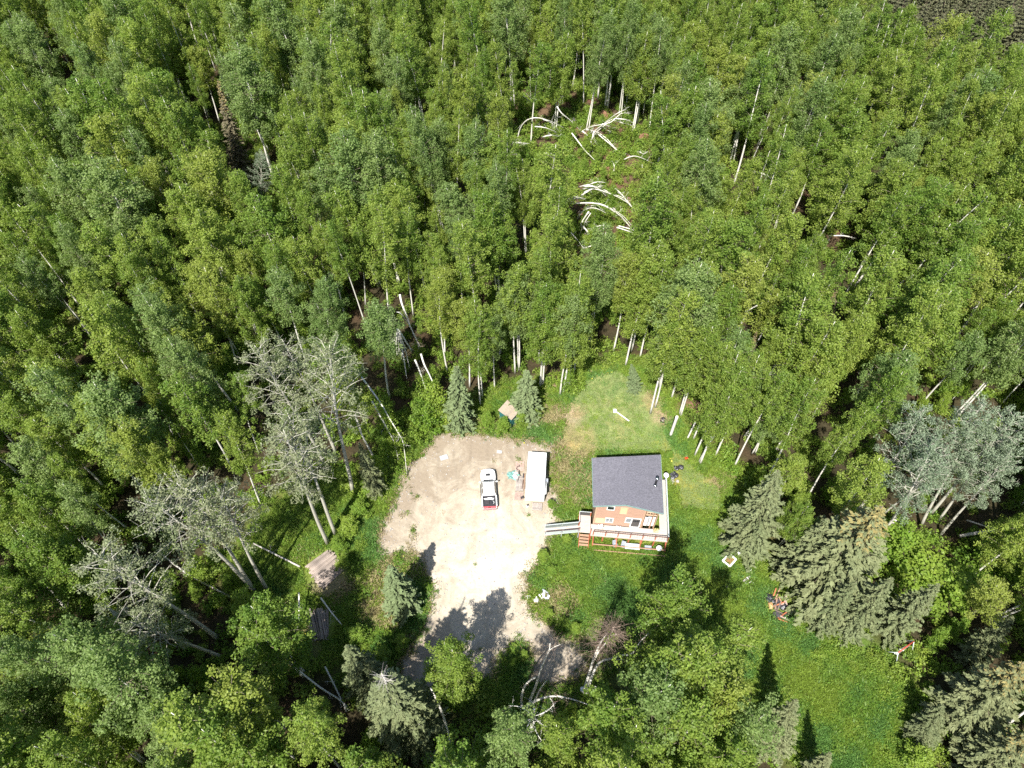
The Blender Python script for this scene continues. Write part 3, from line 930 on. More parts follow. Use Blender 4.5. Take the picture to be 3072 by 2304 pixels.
def build_house():
    root = thing('house', 'salmon sided two storey house with a grey shingle roof', 'house', (HO.x, HO.y, 0), HROT)
    ZE, ZR = 6.6, 7.75
    SW, SE = hl(pt(1780, 1518, ZE)), hl(pt(1991, 1541, ZE))
    PK = hl(pt(1879, 1514.5, ZR))
    NW, NE, NR = hl(pt(1776.7, 1373.5, ZE)), hl(pt(1981.5, 1364, ZE)), hl(pt(1880, 1369, ZR - .45))
    # roof slab: two planes, thick edge
    m, nt, out = new_mat('shingle_roof')
    b = nd(nt, 'ShaderNodeBsdfPrincipled'); b.inputs['Roughness'].default_value = .9; b.inputs['Specular IOR Level'].default_value = .2
    tc = nd(nt, 'ShaderNodeTexCoord')
    no = nd(nt, 'ShaderNodeTexNoise'); no.inputs['Scale'].default_value = 7; no.inputs['Detail'].default_value = 6; no.inputs['Roughness'].default_value = .8
    br = nd(nt, 'ShaderNodeTexBrick'); br.inputs['Scale'].default_value = 3.2; br.inputs['Color1'].default_value = (.165, .16, .185, 1); br.inputs['Color2'].default_value = (.115, .112, .13, 1); br.inputs['Mortar'].default_value = (.07, .07, .08, 1); br.inputs['Mortar Size'].default_value = .012
    nt.links.new(tc.outputs['Object'], no.inputs['Vector']); nt.links.new(tc.outputs['Object'], br.inputs['Vector'])
    mr = nd(nt, 'ShaderNodeMapRange'); mr.inputs['From Min'].default_value = .3; mr.inputs['From Max'].default_value = .7; mr.inputs['To Min'].default_value = .72; mr.inputs['To Max'].default_value = 1.3
    nt.links.new(no.outputs['Fac'], mr.inputs[0])
    vs = nd(nt, 'ShaderNodeVectorMath', operation='SCALE'); nt.links.new(br.outputs['Color'], vs.inputs[0]); nt.links.new(mr.outputs[0], vs.inputs['Scale'])
    nt.links.new(vs.outputs[0], b.inputs['Base Color']); nt.links.new(b.outputs[0], out.inputs[0])
    r = MB()
    dz = Vector((0, 0, .22))
    top = [SW, PK, SE, NE, NR, NW]
    r.poly(top + [p - dz for p in top], [(0, 1, 4, 5), (1, 2, 3, 4), (11, 10, 7, 6), (10, 9, 8, 7), (3, 9, 10, 4), (4, 10, 11, 5)])
    r.mi = 1
    roof = r.build('roof', [m, M['teal_fascia']], root)
    fa = MB()   # fascia boards proud of the eaves
    for a, c in ((SW, PK), (PK, SE)):
        o = Vector((0, -.03, -.11))
        fa.bar(a + o, c + o, .04, .26)
    for a, c, s in ((SW, NW, -1), (SE, NE, 1)):
        o = Vector((.03 * s, 0, -.11))
        fa.bar(a + o, c + o, .04, .26)
    fa.build('fascia', M['teal_fascia'], root)
    # flue with cap
    fl = MB()
    u0 = hl(pt(1620 + 1433 * .24108, 1300 + 645 * .24108, 7.05))
    fl.tube([u0 + Vector((0, 0, -.3)), u0 + Vector((0, 0, 1.5))], .13, 12)
    fl.mi = 1
    fl.tube([u0 + Vector((0, 0, 1.5)), u0 + Vector((0, 0, 1.52)), u0 + Vector((0, 0, 1.72)), u0 + Vector((0, 0, 1.78))], [.14, .21, .21, .05], 12)
    fl.tube([u0 + Vector((0, 0, -.02)), u0 + Vector((0, 0, .12))], [.26, .16], 12)
    fl.build('chimney', [M['black_plastic'], M['chrome']], roof)
    # walls
    FW = 5.95
    yN = min(NW.y, NE.y) - .35
    xE = min(SE.x, NE.x) - .35
    w = MB()

    def roof_z(x):
        return ZE - .27 + (ZR - ZE) * max(0.0, 1 - abs(x - PK.x) / (PK.x - SW.x))
    n = 14
    # facade with siding boards: bands of lap boards, each tilted a little proud at its foot
    zb = 1.8
    bh = .17
    f = MB()
    k = 0
    z = zb
    while z < roof_z(3) + .9:
        z1 = z + bh
        # span that stays under the gable
        xs0, xs1 = 0.0, FW
        while xs0 < xs1 and roof_z(xs0) < z1: xs0 += .1
        while xs1 > xs0 and roof_z(xs1) < z1: xs1 -= .1
        if xs1 - xs0 > .2:
            f.poly([(xs0, -.025, z), (xs1, -.025, z), (xs1, -.004, z1), (xs0, -.004, z1), (xs0, 0, z), (xs1, 0, z)], [(0, 1, 2, 3), (4, 5, 1, 0)])
        z = z1
        k += 1
    f.build('siding', M['cedar'], root)
    w.box(0.02, FW, .01, .2, 0.0, ZE - .35)
    w.box(0.0, .2, .2, yN, 0, ZE - .3)
    w.box(0.2, xE, yN - .2, yN, 0, ZE - .3)
    w.box(xE - .2, xE, 2.0, yN - .2, 0, ZE - .3)
    w.box(FW, xE - .2, 2.0, 2.2, 0, ZE - .3)
    w.box(FW - .2, FW, .2, 2.0, 0, ZE - .3)
    w.poly([(0.02, .1, ZE - .35), (FW, .1, ZE - .35), (FW, .1, roof_z(FW)), (PK.x, .1, ZR - .27), (0.02, .1, roof_z(.02))], [(0, 1, 2, 3, 4)])
    w.build('wall', M['cedar'], root)
    for x in (0.03, FW - .03):
        cb = MB(); cb.box(x - .07, x + .07, -.06, -.026, 1.8, ZE - .3)
        cb.build('corner_board', M['trim_wood'], root)

    def window(c0, c1, pane='glass_dark', frame='white_paint', name='window', fw=.10, zoff=0.0):
        x0, z1 = on_facade(*c0); x1, z0 = on_facade(*c1)
        z1 += zoff; z0 += zoff
        fm = MB()
        fm.box(x0, x1, -.075, -.03, z1 - fw, z1); fm.box(x0, x1, -.075, -.03, z0, z0 + fw)
        fm.box(x0, x0 + fw, -.072, -.03, z0 + fw, z1 - fw); fm.box(x1 - fw, x1, -.072, -.03, z0 + fw, z1 - fw)
        fo = fm.build(name, M[frame], root)
        pm = MB(); pm.box(x0 + fw, x1 - fw, -.045, -.03, z0 + fw, z1 - fw)
        pm.build('pane', M[pane], fo)
        return fo, (x0, x1, z0, z1)
    window((838, 900), (925, 955))
    fo, r_ = window((1003, 918), (1080, 1003), pane='curtain', frame='trim_wood')
    fo, r_ = window((815, 1046), (905, 1110), pane='glass_sky')
    mm = MB(); mm.box((r_[0] + r_[1]) / 2 - .03, (r_[0] + r_[1]) / 2 + .03, -.08, -.045, r_[2] + .1, r_[3] - .1); mm.build('mullion', M['white_paint'], fo)
    window((690, 1046), (806, 1112), pane='curtain', frame='trim_wood')
    window((1068, 1045), (1140, 1112), pane='glass_sky')
    d, r_ = window((1140, 1052), (1232, 1168), name='door', pane='glass_dark', fw=.12)
    hd = MB(); hd.box(r_[0] + .15, r_[0] + .19, -.12, -.075, 2.7, 2.9); hd.build('handle', M['steel'], d)
    # porch corner: posts, beams under the roof, two white panels behind
    for x in (FW + .05, FW + 1.0, xE - .05):
        p = MB(); p.box(x - .07, x + .07, -.06, .08, 1.8, roof_z(x) + .03); p.build('porch_post', M['orange_stain'], root)
    bm_ = MB()
    for z in (5.2, 5.9):
        bm_.box(FW, xE, -.04, .06, z, z + .14)
    for i in range(6):
        x = FW + .25 + i * .33
        bm_.box(x - .03, x + .03, .06, 2.0, 5.4, 5.52)
    bm_.build('porch_beams', M['trim_wood'], root)
    for (c0, c1) in (((1270, 1050), (1340, 1160)), ((1350, 1050), (1425, 1165))):
        x0, z1 = on_facade(*c0); x1, z0 = on_facade(*c1)
        p = MB(); p.box(x0, x1, .10, .15, z0, z1, .01); p.build('white_panel', M['white_paint'], root)
    return root


def build_deck():
    root = thing('deck', 'weathered pale timber deck on red posts round the house', 'deck', (HO.x, HO.y, 0), HROT)
    DZ = 1.8
    xE, yF = 9.15, -1.55
    # boards, run along the facade and along the east side
    b = MB()
    y = yF
    while y < -.12:
        b.box(-.25, xE, y, y + .125, DZ - .04, DZ); y += .14
    x = 8.25
    while x < xE - .05:
        b.box(x, x + .125, -.12, 7.0, DZ - .04, DZ - .002); x += .14
    b.box(-.25, 8.24, -.11, -.03, DZ - .04, DZ)
    b.build('deck_boards', M['deck_board'], root)
    # joists and posts
    fr = MB()
    fr.box(-.3, xE, yF - .05, yF - .005, DZ - .26, DZ - .03)
    fr.box(xE, xE + .04, yF, 7, DZ - .26, DZ - .03)
    fr.build('rim_joist', M['deck_board'], root)
    jo = MB()
    x = 0
    while x < xE:
        jo.box(x, x + .05, yF, -.05, DZ - .22, DZ - .045); x += .6
    jo.build('joists', M['deck_board'], root)
    for x in (-.25, 1.3, 2.9, 4.5, 6.1, 7.6, 9.1):
        p = MB(); p.box(x - .08, x + .08, yF - .02, yF + .12, -.1, DZ - .05); p.build('deck_post', M['red_stain'], root)
    for y in (1.5, 3.8, 6.6):
        p = MB(); p.box(xE - .12, xE + .02, y - .07, y + .07, -.1, DZ - .05); p.build('deck_post', M['red_stain'], root)
    # guard rail: dark top on pale panels at the front, pale rail on the east side
    RH = 1.0
    t = MB(); t.box(0.0, xE + .03, yF - .04, yF + .07, DZ + RH, DZ + RH + .05); t.build('top_rail', M['dark_rail'], root)
    t = MB(); t.box(xE - .05, xE + .06, yF + .08, 7.0, DZ + RH, DZ + RH + .05); t.build('top_rail', M['pale_rail'], root)
    for i in range(7):
        x = 0.03 + i * (xE - .03) / 6
        p = MB(); p.box(x - .05, x + .05, yF - .03, yF + .05, DZ - .25, DZ + RH); p.build('rail_post', M['red_stain'], root)
        if i < 6:
            x1 = 0.03 + (i + 1) * (xE - .03) / 6
            q = MB(); q.box(x + .08, x1 - .08, yF + .0, yF + .03, DZ + .1, DZ + .16)
            k = x + .2
            while k < x1 - .1:
                q.box(k, k + .02, yF + .005, yF + .025, DZ + .16, DZ + RH); k += .3
            q.build('balusters', M['pale_rail'], root)
    for y in (1.0, 2.9, 4.8, 6.9):
        p = MB(); p.box(xE - .05, xE + .05, y - .05, y + .05, DZ - .2, DZ + RH); p.build('rail_post', M['pale_rail'], root)
    q = MB(); y = yF + .3
    while y < 6.9:
        q.box(xE - .01, xE + .01, y, y + .02, DZ + .05, DZ + RH); y += .18
    q.build('balusters', M['pale_rail'], root)
    # lower frame of red timbers in front of the deck, with a step landing
    for y, z in ((yF - .75, .75), (yF - 1.35, .35)):
        q = MB(); q.box(.1 if z > .5 else .3, xE - .1, y - .05, y + .05, z - .06, z + .06); q.build('lower_rail', M['orange_stain'], root)
    for x in (.1, 3.0, 5.9, 9.0):
        q = MB(); q.box(x - .07, x + .07, yF - .82, yF - .68, -.1, .69); q.bar((x, yF - .7, .7), (x, yF, DZ - .2), .1); q.build('lower_post', M['red_stain'], root)
    # dish on the rail end
    return root


def build_ramp():
    DZ = 1.8
    root = thing('ramp', 'narrow timber ramp with pale framed railings beside the gravel', 'ramp', (HO.x, HO.y, 0), HROT)
    a = hl(pt(1620 + 195 * .24108, 1300 + 1190 * .24108, 0.12)); c = hl(pt(1620 + 535 * .24108, 1300 + 1175 * .24108, DZ))
    y0, y1 = -1.35, -.45
    xa, xc = min(a.x, -5.9), -1.75
    b = MB()
    n = 30
    for i in range(n):
        x = xa + (xc - xa) * i / n; x2 = xa + (xc - xa) * (i + .9) / n
        z = .1 + (DZ - .1) * i / n; z2 = .1 + (DZ - .1) * (i + .9) / n
        b.poly([(x, y0, z), (x2, y0, z2), (x2, y1, z2), (x, y1, z), (x, y0, z - .04), (x2, y0, z2 - .04), (x2, y1, z2 - .04), (x, y1, z - .04)], [(0, 1, 2, 3), (7, 6, 5, 4), (4, 5, 1, 0), (3, 2, 6, 7), (5, 6, 2, 1), (7, 4, 0, 3)])
    b.build('ramp_boards', M['deck_board'], root)
    l = MB()
    y = y0
    while y < .95:
        l.box(xc + .02, -.3, y, y + .125, DZ - .04, DZ - .001); y += .14
    l.build('landing_boards', M['deck_board'], root)
    zat = lambda x: .1 + (DZ - .1) * min(1, (x - xa) / (xc - xa))
    for y, mt in ((y0 - .03, 'dark_rail'), (y1 + .03, 'pale_rail')):
        r = MB(); r.bar((xa, y, zat(xa) + .95), (xc, y, DZ + .95), .06, .05); r.build('top_rail', M[mt], root)
        for i in range(3):
            x = xa + (xc - xa) * i / 2
            p = MB(); p.box(x - .04, x + .04, y - .04, y + .04, -.1 if i < 2 else -.1, zat(x) + .93); p.build('rail_post', M['pale_rail'], root)
        for i in range(2):
            x0 = xa + (xc - xa) * i / 2 + .1; x1_ = xa + (xc - xa) * (i + 1) / 2 - .1
            q = MB()
            q.poly([(x0, y - .01, zat(x0) + .1), (x1_, y - .01, zat(x1_) + .1), (x1_, y - .01, zat(x1_) + .85), (x0, y - .01, zat(x0) + .85), (x0, y + .01, zat(x0) + .1), (x1_, y + .01, zat(x1_) + .1), (x1_, y + .01, zat(x1_) + .85), (x0, y + .01, zat(x0) + .85)], [(0, 1, 2, 3), (7, 6, 5, 4), (3, 2, 6, 7), (0, 4, 5, 1)])
            q.build('rail_panel', M['rail_panel' if y > y0 else 'pale_rail'], root)
            s = MB()
            for zz in (.1, .85): s.bar((x0, y, zat(x0) + zz), (x1_, y, zat(x1_) + zz), .05)
            s.build('rail_frame', M['pale_rail'], root)
    # landing rails and posts
    r = MB(); r.box(xc, -.3, .97, 1.03, DZ + .95, DZ + 1.0); r.box(xc - .03, xc + .03, y1 + .1, 1.0, DZ + .95, DZ + 1.0); r.build('top_rail', M['pale_rail'], root)
    q = MB(); q.box(xc + .05, -.35, .99, 1.01, DZ + .1, DZ + .9); q.build('rail_panel', M['glass_dark'], root)
    for x, y in ((xc, .97), (xc, y1), (-.35, .97), (xc, y0), (-.3, y0)):
        p = MB(); p.box(x - .05, x + .05, y - .05, y + .05, -.1, DZ + .95); p.build('landing_post', M['red_stain'], root)
    st = MB()
    for i in range(5):
        st.box(-1.6, -.45, y0 - .1 - .28 * (i + 1), y0 - .1 - .28 * i, DZ - .3 - .3 * i, DZ - .26 - .3 * i)
    st.build('step_treads', M['orange_stain'], root)
    for x in (-1.62, -.43):
        s2 = MB(); s2.bar((x, y0 - .05, DZ - .15), (x, y0 - 1.55, .1), .06, .2); s2.build('stringer', M['red_stain'], root)
    return root


build_house()
build_deck()
build_ramp()


def at_house(name, label, cat, lx, ly, z, rz=0.0, group=None):
    w = Vector((HO.x + lx * HC - ly * HS, HO.y + lx * HS + ly * HC, z))
    return thing(name, label, cat, w, HROT + rz, group)


# satellite dish on the rail end
t = at_house('satellite_dish', 'small white satellite dish on the east deck rail', 'dish', 9.15, 7.0, 2.8)
m_ = MB(); m_.tube([(0, 0, 0), (0, 0, .35)], .03, 8); m_.build('mast', M['steel'], t)
m_ = MB(); m_.tube([(0, 0, .35), (-.03, -.06, .42), (-.08, -.16, .5)], [.02, .2, .33], 14); m_.build('reflector', M['white_paint'], t)
m_ = MB(); m_.bar((0, 0, .3), (-.3, -.5, .45), .025); m_.box(-.34, -.27, -.55, -.48, .42, .5); m_.build('feed_arm', M['steel'], t)


def chair(label, lx, ly, z, rz, mat='grey_plastic', cat='chair', group=None):
    t = at_house('patio_chair', label, cat, lx, ly, z, rz, group)
    m = MB(); m.box(-.26, .26, -.25, .25, .40, .44, .012); m.build('seat', M[mat], t)
    m = MB(); m.poly([(-.26, .25, .44), (.26, .25, .44), (.26, .38, .98), (-.26, .38, .98), (-.26, .29, .44), (.26, .29, .44), (.26, .42, .98), (-.26, .42, .98)], [(0, 1, 2, 3), (7, 6, 5, 4), (3, 2, 6, 7), (0, 3, 7, 4), (1, 5, 6, 2)]); m.build('backrest', M[mat], t)
    for x in (-.23, .23):
        for y in (-.22, .22):
            m = MB(); m.tube([(x, y, 0), (x, y, .41)], .02, 6); m.build('leg', M['steel'], t)
        m = MB(); m.box(x - .03, x + .03, -.25, .3, .62, .65); m.bar((x, -.22, .44), (x, -.22, .63), .03); m.build('armrest', M[mat], t)
    return t


chair('pale metal chair on the deck left of the dark door', 3.1, -.6, 1.8, 3.0, 'cloth_white')
chair('dark garden chair under the deck edge, west one of two', 2.9, -2.0, 0.0, .3)
chair('dark garden chair under the deck edge, east one of two', 3.9, -2.05, 0.0, -.2)
chair('small pale chair on the deck below the wide window', .9, -.55, 1.8, 3.4, 'cloth_white')
t = at_house('picnic_table', 'blue white table just below the deck rail', 'table', 5.0, -2.15, 0)
m_ = MB()
for i in range(5): m_.box(-.9, .9, -.38 + i * .155, -.38 + i * .155 + .14, .72, .75)
m_.build('table_top', M['pale_rail'], t)
for x in (-.75, .75):
    m_ = MB(); m_.bar((x, -.3, 0), (x, .1, .72), .06); m_.bar((x, .3, 0), (x, -.1, .72), .06); m_.build('leg', M['steel'], t)
t = at_house('barbecue', 'round lidded barbecue with white cover at the deck corner', 'barbecue', 8.3, -2.1, 0)
m_ = MB(); m_.tube([(0, 0, .6), (0, 0, .65), (0, 0, .85), (0, 0, 1.02), (0, 0, 1.08)], [.2, .36, .38, .28, .05], 14); m_.build('lid', M['cloth_white'], t)
for i in range(3):
    m_ = MB(); m_.bar((.1 * cos(i * 2.1), .1 * sin(i * 2.1), .62), (.35 * cos(i * 2.1), .35 * sin(i * 2.1), 0), .03); m_.build('leg', M['steel'], t)
t = at_house('planter_trough', 'green planted trough on the deck under the porch corner', 'planter', 7.75, -.35, 1.8)
m_ = MB(); m_.box(-.3, .3, -.22, .22, 0, .35, .02); m_.build('box', M['trim_wood'], t)
cen_, nr_, sz_, tn_ = clump_leaves([(-.12, 0, .45, .26, 0), (.15, 0, .47, .26, 0)], 120, .12)
o_ = bpy.data.objects.new('foliage', leaves_mesh('foliage', cen_, nr_, sz_, tn_, M['young_leaf'])); o_.parent = t; link(o_)
t = at_house('storage_tote', 'dark blue storage tote under the deck near its right end', 'box', 7.0, -2.0, 0)
m_ = MB(); m_.box(-.4, .4, -.25, .25, 0, .42, .03); m_.build('body', M['glass_dark'], t)
m_ = MB(); m_.box(-.43, .43, -.28, .28, .425, .48, .015); m_.build('lid', M['grey_plastic'], t)


# ------------------------------------------------------------------ camper trailer
def build_camper():
    NW, NE, SW, SE = [pt(*p, 2.75) for p in ((1584, 1353), (1641, 1358), (1576, 1478), (1634, 1481))]
    ce = (NW + NE + SW + SE) / 4
    ax = ((NW + NE) - (SW + SE)); L = ax.length / 2
    rz = atan2(ax.y, ax.x) - pi / 2
    W = ((NE - NW).length + (SE - SW).length) / 2
    root = thing('camper_trailer', 'white box camper trailer parked beside the pickup', 'trailer', (ce.x, ce.y, 0), rz)
    b = MB(); b.box(-W / 2, W / 2, -L / 2, L / 2, .55, 2.68, .07); b.build('body', M['camper_white'], root)
    r = MB(); r.box(-W / 2 + .03, W / 2 - .03, -L / 2 + .03, L / 2 - .03, 2.685, 2.75, .03); roof = r.build('roof', M['white_paint'], root)
    e = MB()
    for x in (-W / 2, W / 2 - .04): e.box(x, x + .04, -L / 2 + .04, L / 2 - .04, 2.60, 2.765)
    e.build('edge_trim', M['steel'], root)
    v = MB(); v.box(-.95, .0, -L / 2 - .03, -L / 2 - .005, 1.0, 2.3, .01); v.build('front_panel', M['white_paint'], root)
    v = MB(); v.box(-.3, .3, .2, .7, 2.755, 2.80, .02); v.build('roof_hatch', M['camper_white'], roof)
    v = MB(); v.box(.35, .8, -L / 2 - .05, -L / 2 - .005, 1.5, 1.95, .02); v.mi = 1; v.tube([(.58, -L / 2 - .05, 1.72), (.58, -L / 2 - .08, 1.72)], .09, 10); v.build('front_vent', [M['camper_white'], M['char']], root)
    v = MB(); v.box(-.35, .35, 1.2, 2.0, 2.755, 2.93, .06); v.build('air_conditioner', M['white_paint'], roof)
    v = MB(); v.box(-.2, .2, -1.0, -.6, 2.755, 2.83, .03); v.build('roof_vent', M['camper_white'], roof)
    v = MB()
    for k in (-1.8, 0.1, 1.9): v.box(-W / 2 + .05, W / 2 - .05, k, k + .03, 2.751, 2.757)
    v.build('roof_seams', M['camper_white'], roof)['kind'] = 'stuff'
    for s, name in ((-1, 'west'), (1, 'east')):
        for y0, y1 in ((-2.4, -1.6), (.2, .9), (1.7, 2.4)):
            w = MB(); x = s * (W / 2 + .012)
            w.box(min(x, x - s * .02), max(x, x - s * .02), y0, y1, 1.5, 2.15); w.build('window', M['glass_dark'], root)
    d = MB(); d.box(-W / 2 - .03, -W / 2 - .005, -1.2, -.5, .75, 2.5); door = d.build('door', M['camper_white'], root)
    d = MB(); d.box(-W / 2 - .06, -W / 2 - .03, -1.1, -1.05, 1.5, 1.65); d.build('handle', M['black_plastic'], door)
    for s in (-1, 1):
        for y in (-.75, .35):
            t = MB(); x = s * (W / 2 - .18)
            t.tube([(x - .12, y, .38), (x + .12, y, .38)], .38, 16); wh = t.build('wheel', M['tyre'], root)
            t = MB(); t.tube([(x - .125, y, .38), (x + .125, y, .38)], .2, 12); t.build('rim', M['steel'], wh)
    h = MB(); h.bar((-.6, L / 2, .5), (0, L / 2 + .5, .5), .1); h.bar((.6, L / 2, .5), (0, L / 2 + .5, .5), .1); h.build('hitch_frame', M['black_plastic'], root)
    a = MB(); a.tube([(W / 2 + .12, -L / 2 + .2, 2.3), (W / 2 + .12, -1.05, 2.3)], .07, 8); a.build('awning_roll', M['white_paint'], root)
    a = MB(); a.box(W / 2 + .01, W / 2 + .36, -1.0, -.5, 1.7, 2.2, .03); a.build('grey_vent_box', M['grey_plastic'], root)
    for y in (-L / 2 + .4, L / 2 - .4):
        for x in (-1.0, 1.0):
            q = MB(); q.bar((x, y, 0.0), (x, y, .56), .07); q.box(x - .12, x + .12, y - .12, y + .12, 0, .04); q.build('stabiliser_jack', M['black_plastic'], root)
    return ce, rz, W, L


CC, CRZ, CW, CL = build_camper()


def cpt(x, y, z=0.0):
    return Vector((CC.x + x * cos(CRZ) - y * sin(CRZ), CC.y + x * sin(CRZ) + y * cos(CRZ), z))


def zc(cx, cy, z=0.0):
    """Pixel of the 1510,1330 close-up."""
    return pt(1510 + cx * .13866, 1330 + cy * .13866, z)


def pallet(label, p, w, l, h, rz, n=9, group=None, mat='pallet', name='pallet', along='x'):
    t = thing(name, label, 'pallet' if name == 'pallet' else 'platform', (p.x, p.y, .03), rz, group)
    for i in range(n):
        y = -l / 2 + l * i / n
        m = MB(); m.box(-w / 2, w / 2, y, y + l / n * .74, h - .03, h); m.build('plank', M[mat], t)
    for x in (-w / 2 + .06, 0, w / 2 - .06):
        m = MB(); m.box(x - .05, x + .05, -l / 2, l / 2, 0, h - .032); m.build('runner', M[mat], t)
    return t


pallet('slatted pallet at the top of the clutter beside the camper', zc(355, 500), 1.15, 1.5, .14, CRZ, 9, 'pallets beside the camper')
pallet('pale pallet at the bottom of the clutter beside the camper', zc(335, 1150), 1.15, 1.2, .14, CRZ, 7, 'pallets beside the camper')
pallet('grey boarded platform in the middle beside the camper door', zc(350, 880), 1.0, 2.3, .2, CRZ + .03, 13, None, 'grey_board', 'platform')
pallet('grey wooden steps platform in front of the camper tongue', zc(730, 1390), 1.25, 1.05, .3, CRZ, 8, None, 'grey_board', 'platform')
t = thing('tarp', 'crumpled teal tarp spilling off the pallets beside the camper', 'tarp', zc(215, 690), 0)
bm = bmesh.new(); bmesh.ops.create_grid(bm, x_segments=14, y_segments=14, size=.75)
for v in bm.verts:
    r_ = v.co.length
    v.co.z = .16 * abs(sin(v.co.x * 7 + v.co.y * 3) * cos(v.co.y * 6)) + .12 * max(0, .8 - r_) + .02
    v.co.x *= 1 + .18 * sin(5 * v.co.y + 1); v.co.y *= .9 + .2 * sin(4 * v.co.x)
me = bpy.data.meshes.new('tarp_sheet'); bm.to_mesh(me); bm.free(); me.materials.append(M['tarp_teal'])
o_ = bpy.data.objects.new('tarp_sheet', me); o_.parent = t; link(o_)
t = thing('cushion', 'pink folded blanket on the teal tarp', 'blanket', zc(275, 645, .2), .3)
m_ = MB(); m_.box(-.28, .28, -.2, .2, 0, .1, .03); m_.build('fold', M['red_paint'], t)
bpy.data.objects[m_ and t.name].children[0].data.materials[0] = simple('pink_cloth', (.62, .36, .33), .8, var=.1)
t = thing('cushion', 'white crumpled cloth beside the pink blanket', 'cloth', zc(260, 730, .12), .8)
m_ = MB(); m_.lump((0, 0, .05), (.25, .4, .08), 3, .3); m_.build('fold', M['cloth_white'], t)
o_ = MB().tube([zc(*p) for p in ((345, 465, .2), (350, 500, .2), (300, 510, .2), (285, 550, .2), (310, 575, .2), (350, 580, .2), (345, 640, .2), (360, 690, .2), (380, 695, .25))], .05, 6).build('drain_hose', M['black_plastic'])
tag(o_, 'black hose snaking over the slatted pallet beside the camper', 'hose')
o_ = MB().tube([zc(345, 720, .25), zc(305, 830, .25)], .045, 6).build('pipe', M['char']); tag(o_, 'short dark pipe on the boarded platform', 'pipe')
o_ = MB().bar(zc(435, 655, .3), zc(432, 740, .3), .16, .1).build('timber', M['char']); tag(o_, 'black block on the boards against the camper', 'timber')
o_ = MB().bar(zc(430, 790, .25), zc(405, 985, .25), .09, .09).build('timber', M['dark_rail']); tag(o_, 'long dark plank beside the camper door', 'timber')
o_ = MB().bar(zc(465, 650, .28), zc(445, 1000, .28), .08, .05).build('timber', M['orange_stain']); tag(o_, 'long tan plank leaning along the camper', 'timber')
o_ = MB().bar(zc(320, 1260, .05), zc(465, 1450, .05), .05, .04).build('timber', M['pallet']); tag(o_, 'thin pale lath lying on the gravel by the tongue', 'timber')
t = thing('gas_cylinder', 'small white gas cylinder with dark valve by the tongue', 'cylinder', zc(518, 1380), 0)
m_ = MB(); m_.tube([(0, 0, .02), (0, 0, .08), (0, 0, .4), (0, 0, .5)], [.12, .17, .17, .07], 12); m_.build('body', M['white_paint'], t)
m_ = MB(); m_.tube([(0, 0, .49), (0, 0, .62)], .11, 10); m_.build('valve_collar', M['black_plastic'], t)
t = thing('folding_stool', 'small metal folding stool at the foot of the pallets', 'stool', zc(410, 1200), .5)
m_ = MB(); m_.box(-.16, .16, -.16, .16, .42, .45); m_.build('seat', M['char'], t)
for s in (-1, 1):
    m_ = MB(); m_.bar((.18 * s, -.2, 0), (.18 * s, .2, .42), .03); m_.bar((.18 * s, .2, 0), (.18 * s, -.2, .42), .03); m_.build('leg', M['char'], t)
t = thing('bucket', 'dark round bucket in the dirt right of the steps platform', 'bucket', zc(808, 1400), 0)
m_ = MB(); m_.tube([(0, 0, 0), (0, 0, .32)], [.12, .16], 12); m_.build('body', M['char'], t)


